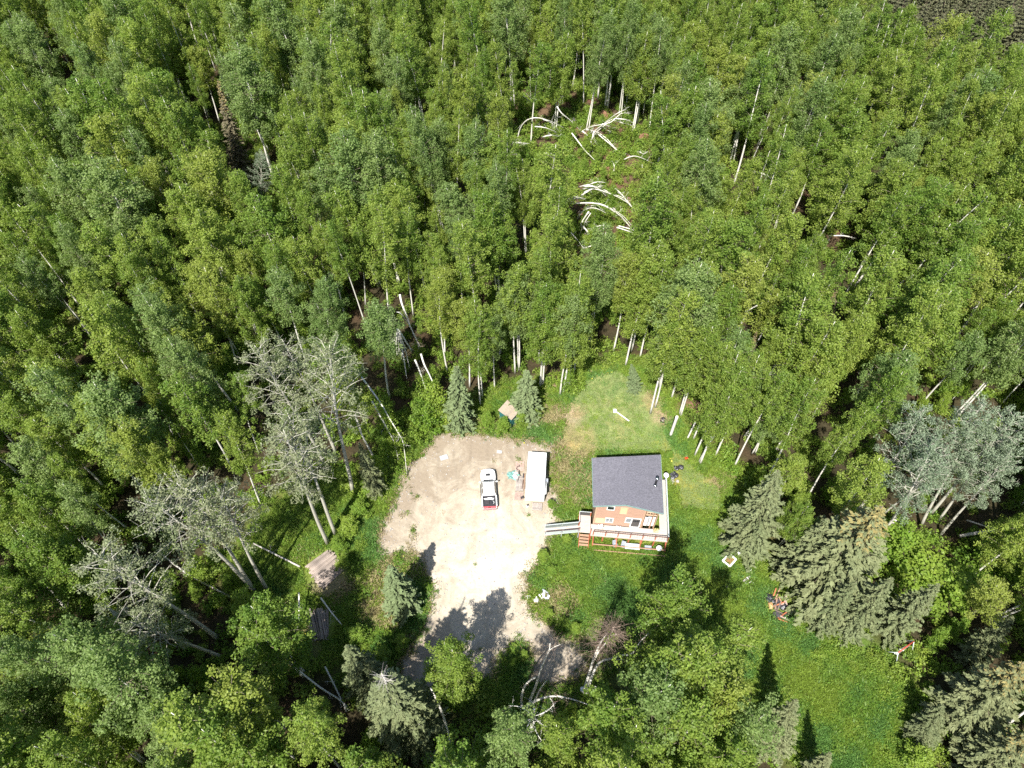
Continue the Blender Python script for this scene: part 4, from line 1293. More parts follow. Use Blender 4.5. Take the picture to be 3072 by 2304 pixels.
# ------------------------------------------------------------------ pickup
def build_pickup():
    F_, R_ = pt(1463, 1408, .9), pt(1469, 1519, 1.05)
    ce = (F_ + R_) / 2
    rz = atan2((F_ - R_).y, (F_ - R_).x) - pi / 2
    root = thing('pickup_truck', 'white pickup truck with black bed and red tailgate', 'pickup', (ce.x, ce.y, .02), rz)
    ky = (F_ - R_).length / 5.12
    root.scale = (1.02, ky, 1.0)
    hw = .98
    ce = ce + Vector((sin(rz), -cos(rz), 0)) * .22 * ky
    root.location = (ce.x, ce.y, .02)
    # body: plan outline with rounded nose, lofted in height
    out = [(-.90, -2.35), (-.97, -2.2), (-.97, 1.2), (-.98, 1.8), (-.93, 2.35), (-.72, 2.68), (-.35, 2.80), (.35, 2.80), (.72, 2.68), (.93, 2.35), (.98, 1.8), (.97, 1.2), (.97, -2.2), (.90, -2.35)]

    def layer(z, s, yb=0):
        return [(x * s, y if y < 1.0 else y + yb, z) for x, y in out]
    b = MB()
    lay = [layer(.38, .97), layer(.62, 1.0), layer(.88, 1.0), layer(1.03, .955, -.05)]
    n = len(out)
    pts = sum(lay, [])
    fs = []
    for k in range(len(lay) - 1):
        for i in range(n):
            j = (i + 1) % n
            fs.append((k * n + i, k * n + j, (k + 1) * n + j, (k + 1) * n + i))
    fs.append(tuple(range(n - 1, -1, -1)))
    b.poly(pts, fs, smooth=False)
    # bonnet top: crowned
    T = [(x * .955, y if y < 1.0 else y - .05) for x, y in out]
    front = [(-.90, 1.15)] + T[3:11] + [(.90, 1.15)]
    fb = len(b.v)
    hood = [(x, y, 1.03) for x, y in front]
    b.poly(hood + [(0, 2.35, 1.12), (0, 1.15, 1.17), (-.55, 1.15, 1.15), (.55, 1.15, 1.15), (-.5, 2.3, 1.10), (.5, 2.3, 1.10)],
           [(0, 1, 14, 12)] + [(1, 2, 14), (2, 3, 14), (3, 4, 14), (4, 10, 14), (4, 5, 15, 10), (5, 6, 15), (6, 7, 15), (7, 8, 15), (8, 9, 13, 15), (14, 10, 11, 12), (10, 15, 13, 11)])
    b.build('body', M['white_paint'], root)
    # hood scoop
    s = MB(); s.box(-.27, .27, 1.72, 2.0, 1.12, 1.19, .02); s.mi = 1; s.poly([(-.24, 2.02, 1.13), (.24, 2.02, 1.13), (.18, 2.12, 1.13), (-.18, 2.12, 1.13)], [(0, 1, 2, 3)]); s.build('hood_scoop', [M['black_plastic'], M['black_plastic']], root)
    # cab
    yf, yw, yr, yb = 1.12, .55, -.78, -.92   # windscreen foot, roof front, roof rear, rear glass foot
    ch, ct, zr = .90, .70, 1.78
    c = MB()
    P = [(-ch, yf, 1.04), (ch, yf, 1.04), (ch, yb, 1.04), (-ch, yb, 1.04), (-ct, yw, zr), (ct, yw, zr), (ct, yr, zr), (-ct, yr, zr), (-ct + .12, yw - .05, zr + .05), (ct - .12, yw - .05, zr + .05), (ct - .12, yr + .05, zr + .05), (-ct + .12, yr + .05, zr + .05)]
    c.poly(P, [(0, 1, 5, 4), (1, 2, 6, 5), (2, 3, 7, 6), (3, 0, 4, 7), (4, 5, 9, 8), (5, 6, 10, 9), (6, 7, 11, 10), (7, 4, 8, 11), (8, 9, 10, 11)])
    cab = c.build('cab', M['white_paint'], root)

    def quad_on(p, inset, name, mat, off):
        p = [Vector(q) for q in p]
        ce_ = sum(p, Vector()) / 4
        nrm = (p[1] - p[0]).cross(p[3] - p[0]).normalized()
        q = [v.lerp(ce_, inset) + nrm * off for v in p]
        m = MB(); m.poly(q + [v - nrm * off * .8 for v in q], [(0, 1, 2, 3), (0, 4, 5, 1), (1, 5, 6, 2), (2, 6, 7, 3), (3, 7, 4, 0)])
        return m.build(name, M[mat], cab)
    quad_on([P[1], P[0], P[4], P[5]][::-1], .1, 'windscreen', 'glass_sky', .012)
    quad_on([P[2], P[3], P[7], P[6]], .12, 'rear_window', 'glass_dark', .012)
    for A, B_, Cc, D_ in ((P[0], P[3], P[7], P[4]), (P[2], P[1], P[5], P[6])):
        A, B_, Cc, D_ = map(Vector, (A, B_, Cc, D_))
        mid0, mid1 = A.lerp(B_, .52), D_.lerp(Cc, .5)
        for q in ((A, mid0, mid1, D_), (mid0, B_, Cc, mid1)):
            qq = list(q)
            nrm = (qq[1] - qq[0]).cross(qq[3] - qq[0])
            if nrm.x * A.x < 0: qq = qq[::-1]
            quad_on(qq, .13, 'side_window', 'glass_dark', .012)
    r = MB()
    for i in range(7):
        y = -.62 + i * .18
        r.box(-.56, .56, y, y + .05, zr + .05, zr + .062)
    r.build('roof_rib', simple('roof_rib', (.16, .16, .17), .6, var=.03), cab)
    w = MB(); w.box(-.6, .6, 1.13, 1.2, 1.12, 1.19); w.build('wiper_cowl', M['black_plastic'], root)
    # bed: floor, walls
    f = MB(); f.box(-.80, .80, -2.30, -.96, .70, .74); bed = f.build('bed_floor', M['bed_black'], root)
    for x0, x1 in ((-.97, -.82), (.82, .97)):
        q = MB(); q.box(x0, x1, -2.33, -.95, .74, 1.10, .03); q.build('bed_side', M['white_paint'], root)
        q = MB(); q.box(min(x0, x1) + (.15 if x0 < 0 else -.015), max(x0, x1) + (.015 if x0 < 0 else -.15), -2.30, -.99, .75, 1.09); q.build('bed_liner', M['bed_black'], bed)
    q = MB(); q.box(-.82, .82, -1.02, -.95, .74, 1.06); q.build('bed_front', M['bed_black'], bed)
    # open tailgate
    q = MB(); q.box(-.80, .80, -2.40, -2.345, .56, 1.07, .012); tg = q.build('tailgate', M['red_paint'], root)
    tg['label'] = 'red tailgate'
    q = MB(); q.box(-.17, .17, -2.42, -2.402, .82, 1.0); q.build('latch_plate', M['black_plastic'], tg)
    q = MB(); q.box(-.86, .86, -2.56, -2.42, .40, .54, .03); q.build('rear_bumper', M['chrome'], root)
    q = MB(); q.box(-.88, .88, 2.70, 2.88, .42, .62, .04); q.build('front_bumper', M['white_paint'], root)
    q = MB(); q.box(-.45, .45, 2.78, 2.80, .68, .92); q.build('grille', M['black_plastic'], root)
    for s_ in (-1, 1):
        q = MB(); q.box(s_ * .72 - .16, s_ * .72 + .16, 2.52, 2.64, .78, .96, .03); q.build('headlight', M['glass_sky'], root)
        q = MB(); q.box(s_ * .91 - .05, s_ * .91 + .05, -2.38, -2.34, .75, 1.0); q.build('tail_light', M['red_paint'], root)
        q = MB(); q.box(s_ * 1.09 - .11, s_ * 1.09 + .11, .82, .95, 1.08, 1.26, .03); q.bar((s_ * .92, .88, 1.1), (s_ * 1.0, .88, 1.14), .05); q.build('mirror', M['white_paint'], root)
        q = MB(); q.box(s_ * 1.02 - .06, s_ * 1.02 + .06, -.9, 1.0, .34, .40); q.build('side_step', M['black_plastic'], root)
        q = MB(); q.box(s_ * .985 - .012, s_ * .985 + .012, -2.1, -.9, .86, .93); q.build('side_trim', M['grey_plastic'], root)
        for y in (1.75, -1.55):
            q = MB(); x = s_ * .86; q.tube([(x - .13, y, .38), (x + .13, y, .38)], .38, 18); wh = q.build('wheel', M['tyre'], root)
            q = MB(); q.tube([(x - .135, y, .38), (x + .135, y, .38)], .22, 12); q.build('rim', M['steel'], wh)
    return ce, rz


PC, PRZ = build_pickup()


def ppt(x, y, z):
    return Vector((PC.x + x * cos(PRZ) - y * sin(PRZ), PC.y + x * sin(PRZ) + y * cos(PRZ), z))


o_ = MB()
rr_ = random.Random(4)
o_.lump((0, 0, 0), (.62, .13, .06), 5, .35, 12, 5)
for i in range(5): o_.lump((-.45 + i * .22, rr_.uniform(-.12, .02), .03), (.12, .11, .05), 20 + i, .4)
o_ = o_.build('white_sheet', M['cloth_white']); o_.location = ppt(.02, -1.28, .84); o_.rotation_euler = (0, 0, PRZ); tag(o_, 'crumpled white sheet in the front of the pickup bed', 'cloth')
for i, (x, y, w, l, h, mt, lb) in enumerate([(-.25, -1.8, .55, .62, .16, 'char', 'dark grey folded mat in the left of the pickup bed'), (.45, -1.85, .35, .5, .14, 'bag_black', 'black bag in the right rear corner of the pickup bed')]):
    q = MB(); q.box(-w / 2, w / 2, -l / 2, l / 2, 0, h, .04)
    q = q.build(['folded_mat', 'bag'][i], M[mt]); q.location = ppt(x, y, .77); q.rotation_euler = (0, 0, PRZ + .05 * i); tag(q, lb, ['mat', 'bag'][i])
q = MB(); q.tube([(0, 0, 0), (.1, .12, .02), (.05, .3, 0), (-.06, .34, .02)], .03, 6); q = q.build('strap', M['cloth_white']); q.location = ppt(.5, -2.1, .98); tag(q, 'white strap on the black bag in the pickup bed', 'strap')


# ------------------------------------------------------------------ teal shed
def build_shed():
    c = [pt(1460 + x * .11754, 1170 + y * .11754, z) for x, y, z in ((530, 255, 2.75), (845, 545, 2.5), (635, 775, 2.5), (290, 520, 2.75))]
    ce = sum(c, Vector()) / 4
    root = thing('shed', 'little teal shed with a flat tan board roof', 'shed', (ce.x, ce.y, 0))
    r = [p - Vector((ce.x, ce.y, 0)) for p in c]
    wall_c = [p.lerp(Vector((0, 0, p.z)), .13) for p in r]
    for i in range(4):
        a, b = wall_c[i], wall_c[(i + 1) % 4]
        n = 7
        w = MB()
        d = Vector((b.y - a.y, a.x - b.x, 0)).normalized()
        if d.dot((a + b) / 2) < 0: d = -d
        for k in range(n):
            p0, p1 = a.lerp(b, k / n + .01), a.lerp(b, (k + .97) / n)
            o = d * (.02 if k % 2 else .012)
            z0, z1 = p0.z - .05, p1.z - .05
            w.poly([(p0.x, p0.y, 0), (p1.x, p1.y, 0), (p1.x, p1.y, z1), (p0.x, p0.y, z0), (p0.x + o.x, p0.y + o.y, 0), (p1.x + o.x, p1.y + o.y, 0), (p1.x + o.x, p1.y + o.y, z1), (p0.x + o.x, p0.y + o.y, z0)], [(0, 1, 2, 3), (7, 6, 5, 4), (4, 5, 1, 0), (5, 6, 2, 1), (6, 7, 3, 2), (7, 4, 0, 3)])
        w.build('wall', M['teal_paint'], root)
    # roof of four board panels with battens
    n = 4
    for k in range(n):
        p = MB()
        a0, a1 = r[0].lerp(r[1], k / n), r[0].lerp(r[1], (k + .97) / n)
        b0, b1 = r[3].lerp(r[2], k / n), r[3].lerp(r[2], (k + .97) / n)
        t_ = Vector((0, 0, .05))
        p.poly([a0, a1, b1, b0, a0 + t_, a1 + t_, b1 + t_, b0 + t_], [(3, 2, 1, 0), (4, 5, 6, 7), (0, 1, 5, 4), (1, 2, 6, 5), (2, 3, 7, 6), (3, 0, 4, 7)])
        p.build('roof_panel', M['shed_roof'], root)
    for k in range(1, n):
        a0 = r[0].lerp(r[1], k / n); b0 = r[3].lerp(r[2], k / n)
        p = MB(); p.bar(a0 + Vector((0, 0, .065)), b0 + Vector((0, 0, .065)), .05, .03); p.build('batten', M['plywood'], root)


build_shed()


# ------------------------------------------------------------------ yard things
def zf(x0, y0, s, cx, cy, z=0.0):
    return pt(x0 + cx * s, y0 + cy * s, z)


# white framed planting box
K = lambda x, y, z=0: zf(2100, 1620, .16876, x, y, z)
c4 = [K(520, 245, .35), K(640, 345, .35), K(530, 470, .35), K(405, 370, .35)]
ce = sum(c4, Vector()) / 4
t = thing('planter_box', 'square white framed planting bed full of orange soil', 'planter', (ce.x, ce.y, 0))
for i in range(4):
    a, b = c4[i] - Vector((ce.x, ce.y, 0)), c4[(i + 1) % 4] - Vector((ce.x, ce.y, 0))
    a.z = b.z = .2
    m_ = MB(); m_.bar(a.lerp(b, -.04), b.lerp(a, -.04), .2, .4 + .006 * i); m_.build('side_board', M['white_paint'], t)
m_ = MB(); a = [(p - Vector((ce.x, ce.y, 0))) * .97 for p in c4]
m_.poly([(p.x, p.y, .3) for p in a] + [(0, 0, .36)], [(1, 0, 4), (2, 1, 4), (3, 2, 4), (0, 3, 4)]); m_.build('soil', M['soil'], t)
p = K(700, 245)
t = thing('planter_box', 'small white box with a rusty front edge beside the planting bed', 'box', (p.x, p.y, 0), .3)
m_ = MB(); m_.box(-.3, .3, -.26, .32, 0, .42, .03); m_.build('body', M['white_paint'], t)
m_ = MB(); m_.box(-.32, .32, -.36, -.28, .0, .2); m_.build('front_edge', M['rust'], t)
p = K(880, 530)
t = thing('bucket', 'white bucket with dark mouth in the grass', 'bucket', (p.x, p.y, 0))
m_ = MB(); m_.tube([(0, 0, 0), (0, 0, .3)], [.16, .2], 12, cap=True); m_.build('body', M['white_paint'], t)
m_ = MB(); m_.tube([(0, 0, .3), (0, 0, .315)], [.15, .14], 10); m_.build('mouth', M['char'], t)
p = K(860, 720)
t = thing('stone_pile', 'low heap of pale stones and sticks in the grass', 'stone pile', (p.x, p.y, 0))
for i in range(14):
    m_ = MB(); m_.lump((random.uniform(-.7, .8), random.uniform(-.6, .45), .1), (random.uniform(.12, .26), random.uniform(.1, .22), .13), i, .3, 7, 4); m_.build('stone', M['stone' if i % 3 else 'cloth_white'], t)
p = K(470, 830)
t = thing('branch_debris', 'thin bleached branch heap at the shadow edge', 'branches', (p.x, p.y, 0))
for i in range(5):
    a = random.uniform(2.2, 2.9)
    m_ = MB(); m_.tube([(random.uniform(-.3, .3), random.uniform(-.2, .2), .05), (cos(a) * .9, sin(a) * .7, .12)], [.06, .03], 5); m_.build('branch', M['dead_wood'], t)
# burn heap with black sheeting and rusty boards
p = K(1390, 1190)
t = thing('burn_pile', 'charred scrap heap with black plastic and rusty boards', 'scrap pile', (p.x, p.y, 0))
for i in range(9):
    m_ = MB(); m_.lump((random.gauss(0, .6), random.gauss(0, .75), .12), (random.uniform(.35, .6), random.uniform(.3, .55), random.uniform(.15, .3)), 40 + i, .4, 9, 5); m_.build('black_sheet', M['bag_black' if i % 2 else 'char'], t)
for i in range(16):
    a = random.uniform(0, pi); x, y = random.gauss(0, .8), random.gauss(0, .9); l = random.uniform(.4, .9)
    m_ = MB(); m_.bar((x - cos(a) * l, y - sin(a) * l, .22), (x + cos(a) * l, y + sin(a) * l, .45), .13, .05); m_.build('board', M[['rust', 'orange_stain', 'pallet', 'dark_log'][i % 4]], t)
m_ = MB(); m_.lump((-.95, .1, .25), (.3, .45, .2), 77, .25); m_.build('orange_bag', simple('orange_bag', (.45, .27, .12), .7), t)
m_ = MB(); m_.lump((.55, -1.45, .2), (.25, .18, .15), 78, .3); m_.build('white_scrap', M['cloth_white'], t)

# fire ring, bench, stump
K = lambda x, y, z=0: zf(1800, 1180, .16878, x, y, z)
p = K(1120, 485)
t = thing('fire_ring', 'dark iron fire ring with burnt logs on the lawn', 'fire pit', (p.x, p.y, 0))
m_ = MB()
for i in range(18):
    a, b = 2 * pi * i / 18, 2 * pi * (i + 1) / 18
    m_.poly([(cos(a) * .42, sin(a) * .42, 0), (cos(b) * .42, sin(b) * .42, 0), (cos(b) * .42, sin(b) * .42, .3), (cos(a) * .42, sin(a) * .42, .3), (cos(a) * .38, sin(a) * .38, 0), (cos(b) * .38, sin(b) * .38, 0), (cos(b) * .38, sin(b) * .38, .3), (cos(a) * .38, sin(a) * .38, .3)], [(0, 1, 2, 3), (5, 4, 7, 6), (3, 2, 6, 7)])
m_.build('ring', M['char'], t)
for i in range(5):
    a = i * 1.3
    m_ = MB(); m_.tube([(-.25 * cos(a), -.25 * sin(a), .1 + .03 * i), (.25 * cos(a), .25 * sin(a), .14 + .03 * i)], .06, 6); m_.build('burnt_log', M['stone' if i % 2 else 'char'], t)
a, b = K(270, 305, .4), K(520, 485, .4)
t = thing('plank_bench', 'long white plank lying on the lawn with a block at one end', 'bench', (a.x, a.y, 0))
d = b - a; d.z = 0
m_ = MB(); m_.bar((0, 0, .3), (d.x, d.y, .3), .13, .06); m_.build('seat', M['white_paint'], t)
m_ = MB(); m_.box(-.25, .2, -.15, .28, 0, .42, .03); m_.build('block', M['white_paint'], t)
m_ = MB(); q = d * .8; m_.box(q.x - .12, q.x + .12, q.y - .12, q.y + .12, 0, .26); m_.build('support', M['pallet'], t)
for nm, lb, cx, cy in (('bag_heap', 'heap of shiny black bags nearer the birch trunks', 1390, 1320), ('bag_heap', 'heap of black bags beside the grey stones', 1325, 1470)):
    p = K(cx, cy)
    t = thing(nm, lb, 'bags', (p.x, p.y, 0), 0, 'black bag heaps east of the house')
    for i in range(5):
        m_ = MB(); m_.lump((random.uniform(-.42, .42), random.uniform(-.4, .4), .2), (random.uniform(.25, .4), random.uniform(.22, .36), .24), 60 + i + cy, .22, 9, 6); m_.build('bag', M['bag_black'], t)
p = K(1310, 1580)
t = thing('stone_pile', 'grey stones just below the black bags', 'stones', (p.x, p.y, 0))
for i in range(5):
    m_ = MB(); m_.lump((random.uniform(-.5, .5), random.uniform(-.3, .3), .1), (.25, .2, .14), 90 + i, .3, 7, 4); m_.build('stone', M['stone'], t)
p = K(1530, 1170)
t = thing('fuel_can', 'red fuel can at the foot of the white trunks', 'fuel can', (p.x, p.y, 0), .2)
m_ = MB(); m_.box(-.22, .22, -.16, .16, 0, .42, .05); m_.build('body', simple('can_red', (.68, .07, .03), .4), t)
m_ = MB(); m_.tube([(.1, 0, .42), (.16, 0, .55)], .035, 8); m_.bar((-.15, 0, .46), (.05, 0, .46), .04); m_.build('spout', M['black_plastic'], t)
p = K(1555, 1125)
o_ = MB(); o_.lump((0, 0, .15), (.25, .17, .17), 7, .25); o_ = o_.build('white_jug', M['cloth_white'], loc=(p.x, p.y, 0)); tag(o_, 'white crumpled jug behind the red fuel can', 'jug')

# slabs on the dirt bank
for (x0, y0, z_, w, l, r_, lb) in ((1332, 1373, .1, 1.1, .75, .35, 'pale concrete slab on the brown bank above the pickup'), (1498, 1356, .08, .7, .45, -.1, 'small pale slab on the dirt between pickup and shed')):
    p = pt(x0, y0)
    o_ = MB(); o_.box(-w / 2, w / 2, -l / 2, l / 2, 0, z_, .02); o_ = o_.build('concrete_slab', M['slab'], loc=(p.x, p.y, .02), rz=r_); tag(o_, lb, 'slab')

# white rubbish at the drive's east edge
K = lambda x, y, z=0: zf(1500, 1680, .2833, x, y, z)
p = K(303, 393)
t = thing('tyre_ring', 'small white hoop on the gravel edge', 'hoop', (p.x, p.y, .04))
m_ = MB(); m_.tube([(.2 * cos(i * pi / 6), .2 * sin(i * pi / 6), .06) for i in range(13)], .07, 6, cap=False); m_.build('hoop', M['cloth_white'], t)
p = K(380, 435)
o_ = MB(); o_.lump((0, 0, .18), (.34, .26, .24), 17, .2); o_ = o_.build('white_boulder', M['cloth_white'], loc=(p.x, p.y, 0)); tag(o_, 'white boulder at the edge of the gravel', 'boulder')
p = K(465, 385)
t = thing('scrap_heap', 'scattered pale boards and foil in the tall grass', 'scrap', (p.x, p.y, 0))
for i in range(11):
    a = random.uniform(0, pi); x, y = random.gauss(0, .5), random.gauss(0, .45)
    m_ = MB(); m_.bar((x - .3 * cos(a), y - .3 * sin(a), .2), (x + .3 * cos(a), y + .3 * sin(a), .4), .16, .03); m_.build('board', M['cloth_white' if i % 3 else 'grey_plastic'], t)
p = K(868, 1385)
o_ = MB(); o_.tube([(0, 0, 0), (0, 0, .1), (0, 0, .8), (0, 0, .95)], [.2, .26, .26, .1], 12); o_ = o_.build('white_drum', M['white_paint'], loc=(p.x, p.y, 0)); tag(o_, 'white upright drum below the bare grey birches', 'drum')
a, b = K(945, 1440, .05), K(1010, 1345, 1.6)
o_ = MB().tube([a, a.lerp(b, .5), b], [.16, .15, .13], 8).build('birch_stump', M['birch_bark']); tag(o_, 'short white stump right of the white drum', 'stump')

# swing frame
K = lambda x, y, z=0: zf(2600, 1850, .27362, x, y, z)
a, b = K(345, 395, 2.2), K(520, 268, 2.2)
t = thing('swing_frame', 'red topped swing frame at the meadow edge', 'swing', (a.x, a.y, 0))
d = b - a
m_ = MB(); m_.tube([(0, 0, 2.2), (d.x, d.y, 2.2)], .07, 8); m_.build('top_beam', simple('swing_red', (.45, .08, .05), .5), t)
nrm = Vector((-d.y, d.x, 0)).normalized() * .9
for e in (Vector((0, 0, 0)), Vector((d.x, d.y, 0))):
    for s in (-1, 1):
        m_ = MB(); m_.tube([e + Vector((0, 0, 2.2)), e + nrm * s], .045, 6); m_.build('leg', M['pale_rail'], t)
for f in (.3, .62):
    q = Vector((d.x, d.y, 0)) * f
    dd = Vector((d.x, d.y, 0)).normalized() * .22
    m_ = MB(); m_.box(q.x - .26, q.x + .26, q.y - .1, q.y + .1, .5, .54); m_.bar(q + Vector((-.22, 0, .54)), q + Vector((-.22, 0, 2.15)), .02); m_.bar(q + Vector((.22, 0, .54)), q + Vector((.22, 0, 2.15)), .02); m_.build('swing_seat', M['white_paint'], t)

# ------------------------------------------------------------------ log piles
K = lambda x, y, z=0: zf(860, 1600, .24123, x, y, z)
PILE = 'weathered grey log in the sunlit stack at the aspens'
lm = []
for v in range(4):
    m_ = MB(); rr = random.Random(v)
    m_.tube([(-.5, 0, 0), (-.2, rr.uniform(-.02, .02), 0), (.15, rr.uniform(-.02, .02), 0), (.5, 0, 0)], [.135, .13, .12, .105], 8)
    m_.mi = 1
    lm.append(m_.mesh('log', [M['log_bark'], M['dead_wood']]))
rr = random.Random(3)
L0, L1 = K(235, 420), K(430, 715)
R0, R1 = K(520, 205), K(755, 430)
for lay in range(4):
    cnt = 19 - lay * 3
    for i in range(cnt):
        f = (i + .5 + lay * 1.4) / 19
        a = L0.lerp(L1, f); b = R0.lerp(R1, f)
        a = a.lerp(b, rr.uniform(-.04, .10) + .02 * lay); b = b.lerp(a, rr.uniform(-.06, .10))
        d = b - a
        o = bpy.data.objects.new('log', rr.choice(lm))
        o.location = ((a.x + b.x) / 2, (a.y + b.y) / 2, .13 + .23 * lay + rr.uniform(-.03, .04))
        o.scale = (d.length, rr.uniform(.8, 1.15), rr.uniform(.8, 1.1))
        o.rotation_euler = (rr.uniform(0, .1), rr.uniform(-.02, .02), atan2(d.y, d.x) + rr.uniform(-.03, .03))
        link(o); tag(o, PILE, 'log', 'logs in the sunlit stack')
L0, L1 = K(255, 960), K(330, 1330)
for lay in range(3):
    for i in range(16 - 3 * lay):
        f = (i + lay) / 16
        a = K(230 + 300 * f + rr.uniform(-15, 15), 985 + rr.uniform(-25, 40) - 30 * f); b = K(330 + 220 * f + rr.uniform(-20, 20), 1330 + rr.uniform(-40, 30) - 30 * f)
        d = b - a
        o = bpy.data.objects.new('log', rr.choice(lm))
        o.location = ((a.x + b.x) / 2, (a.y + b.y) / 2, .12 + .2 * lay)
        o.scale = (d.length, rr.uniform(.5, .8), rr.uniform(.5, .8))
        o.rotation_euler = (0, rr.uniform(-.03, .03), atan2(d.y, d.x))
        link(o); tag(o, 'thin dark pole in the shaded stack below the big log stack', 'log', 'poles in the shaded stack')

# ------------------------------------------------------------------ trees one can point at
SPECIAL = []     # feet of placed trees, kept clear by the forest


def special(name, protos, i, h0, bx, by, tx, ty, label, cat, group=None, width=1.0, clear=3.0, hmax=99):
    if bx is None:      # height known: the foot lies straight below the top
        h = by
        T = D(tx, ty, h); b = Vector((T.x, T.y, 0))
    else:
        b, h, T = solve(bx, by, tx, ty)
    SPECIAL.append((b.x, b.y, clear))
    return plant_tree(name, protos, i, b, h, h0, label, cat, group, tip=T, width=width)


AG = 'grey-green aspens left of the gravel'
for k, (a, lb) in enumerate([
    ((709, 1175, 590, 925), 'tall pale trunked aspen rooted at the top of the log stack'),
    ((725, 1154, 628, 900), 'thin crooked aspen just right of the one at the log stack'),
    ((763, 1064, 690, 760), 'aspen with bare side twigs down its trunk, nearest the gravel'),
    ((727, 980, 622, 735), 'aspen second from the gravel with wide grey crown'),
    ((700, 1000, 570, 745), 'aspen with shaded trunk base and far spreading grey crown'),
    ((550, 1277, 335, 1060), 'double trunked aspen leaning far to the upper side of the shade'),
    ((545, 1270, 400, 1020), 'thick barked aspen behind the double trunk'),
    ((577, 1275, 480, 1045), 'slender aspen with curved trunk nearest the log stack shade'),
    ((472, 1380, 230, 1190), 'large half bare aspen with stubby branches along its trunk'),
    ((480, 1420, 262, 1335), 'greyest aspen, its crown thin and nearly dead')]):
    special('aspen_tree', ASPEN, k, 26, *a, lb, 'aspen', AG, width=1.05 if k != 9 else 1.1)
BG = 'blue-grey aspens at the right edge'
for k, (a, lb) in enumerate([
    ((1885, 1187, 2020, 960), 'blue-grey aspen with thick bare trunk beside the coned spruce'),
    ((2031, 1156, 2190, 985), 'blue-grey aspen with trunk nearest the leaning dead pole'),
    ((2025, 1128, 2175, 940), 'blue-grey aspen standing second from the leaning dead pole'),
    ((1990, 1134, 2090, 905), 'blue-grey aspen with a single slim straight trunk'),
    ((1950, 1090, 2110, 860), 'blue-grey aspen topping the upper side of its clump'),
    ((2010, 1110, 2215, 900), 'blue-grey aspen reaching the frame edge'),
    ((1850, 1110, 1985, 890), 'blue-grey aspen on the birch side of its clump'),
    ((1895, 1120, 2050, 1010), 'short blue-grey aspen low in its clump')]):
    special('aspen_tree', BLUE, k, 23, *a, lb, 'aspen', BG, width=1.0)
special('aspen_tree', BLUE, 1, 23, 562, 480, 572, 318, 'lone blue-green aspen beside the brown spruce', 'aspen')
special('spruce_tree', [DEADSPR], 0, 20, 530, 395, 470, 170, 'browning spruce sticking out of the birches', 'spruce', width=1.15)
for k, (a, lb, w) in enumerate([
    ((1605, 1185, 1683, 1015), 'pale spruce standing alone right of the house', 1.15),
    ((1750, 1270, 1908, 1095), 'largest spruce, its tip yellow with cones', 1.45),
    ((1700, 1240, 1790, 1120), 'spruce crowded against the left of the coned spruce', 1.1),
    ((1815, 1362, 1930, 1248), 'spruce at the upper edge of the meadow right of the scrap heap', 1.0),
    ((1765, 1352, 1850, 1255), 'short spruce between the scrap heap and the swing frame', 1.0),
    ((1905, 1362, 2030, 1262), 'green spruce right behind the swing frame', 1.1),
    ((2065, 1570, 2215, 1430), 'big spruce with golden coned top in the corner', 1.35),
    ((2100, 1680, 2235, 1580), 'spruce at the very corner below the golden coned one', 1.3),
    ((2090, 1430, 2190, 1330), 'shaded spruce above the golden coned one', 1.1),
    ((1980, 1600, 2040, 1520), 'young spruce at the shadowed meadow edge', 1.2),
    ((1745, 1690, 1795, 1625), 'spruce tip at the bottom of the meadow', 1.1),
    ((1655, 1620, 1722, 1510), 'spruce on the right flank of the birch clump', 1.0),
    ((None, 17.5, 748, 1395), 'grey spruce below the shaded pole stack', .9),
    ((815, 1065, 775, 955), 'spruce among the bushes at the left gravel bank', .8)]):
    o = special('spruce_tree', SPRUCE, {1: 1, 6: 1, 7: 1}.get(k, k if k % 3 != 1 else k + 1), 18, *a, lb, 'spruce', width=w)
special('spruce_tree', [SNAGTOP], 0, 24, None, 22.0, 822, 1455, 'big spruce with a dead bleached top by the track', 'spruce', width=1.35, clear=4)
for k, (a, lb) in enumerate([
    ((None, 12.5, 842, 1225), 'slim young spruce on the dry strip left of the gravel'),
    ((995, 925, 985, 790), 'slim blue-grey spruce left of the shed'),
    ((1135, 900, 1138, 800), 'bushy blue-grey spruce just behind the shed'),
    ((1372, 845, 1364, 785), 'small pale spruce at the top of the lawn'),
    ((855, 760, 842, 660), 'small spruce under the snapped birch')]):
    special('spruce_tree', SLIM, k, 13, *a, lb, 'spruce', width=[1.45, 1.3, 1.75, 1.5, 1.2][k], clear=2.2)

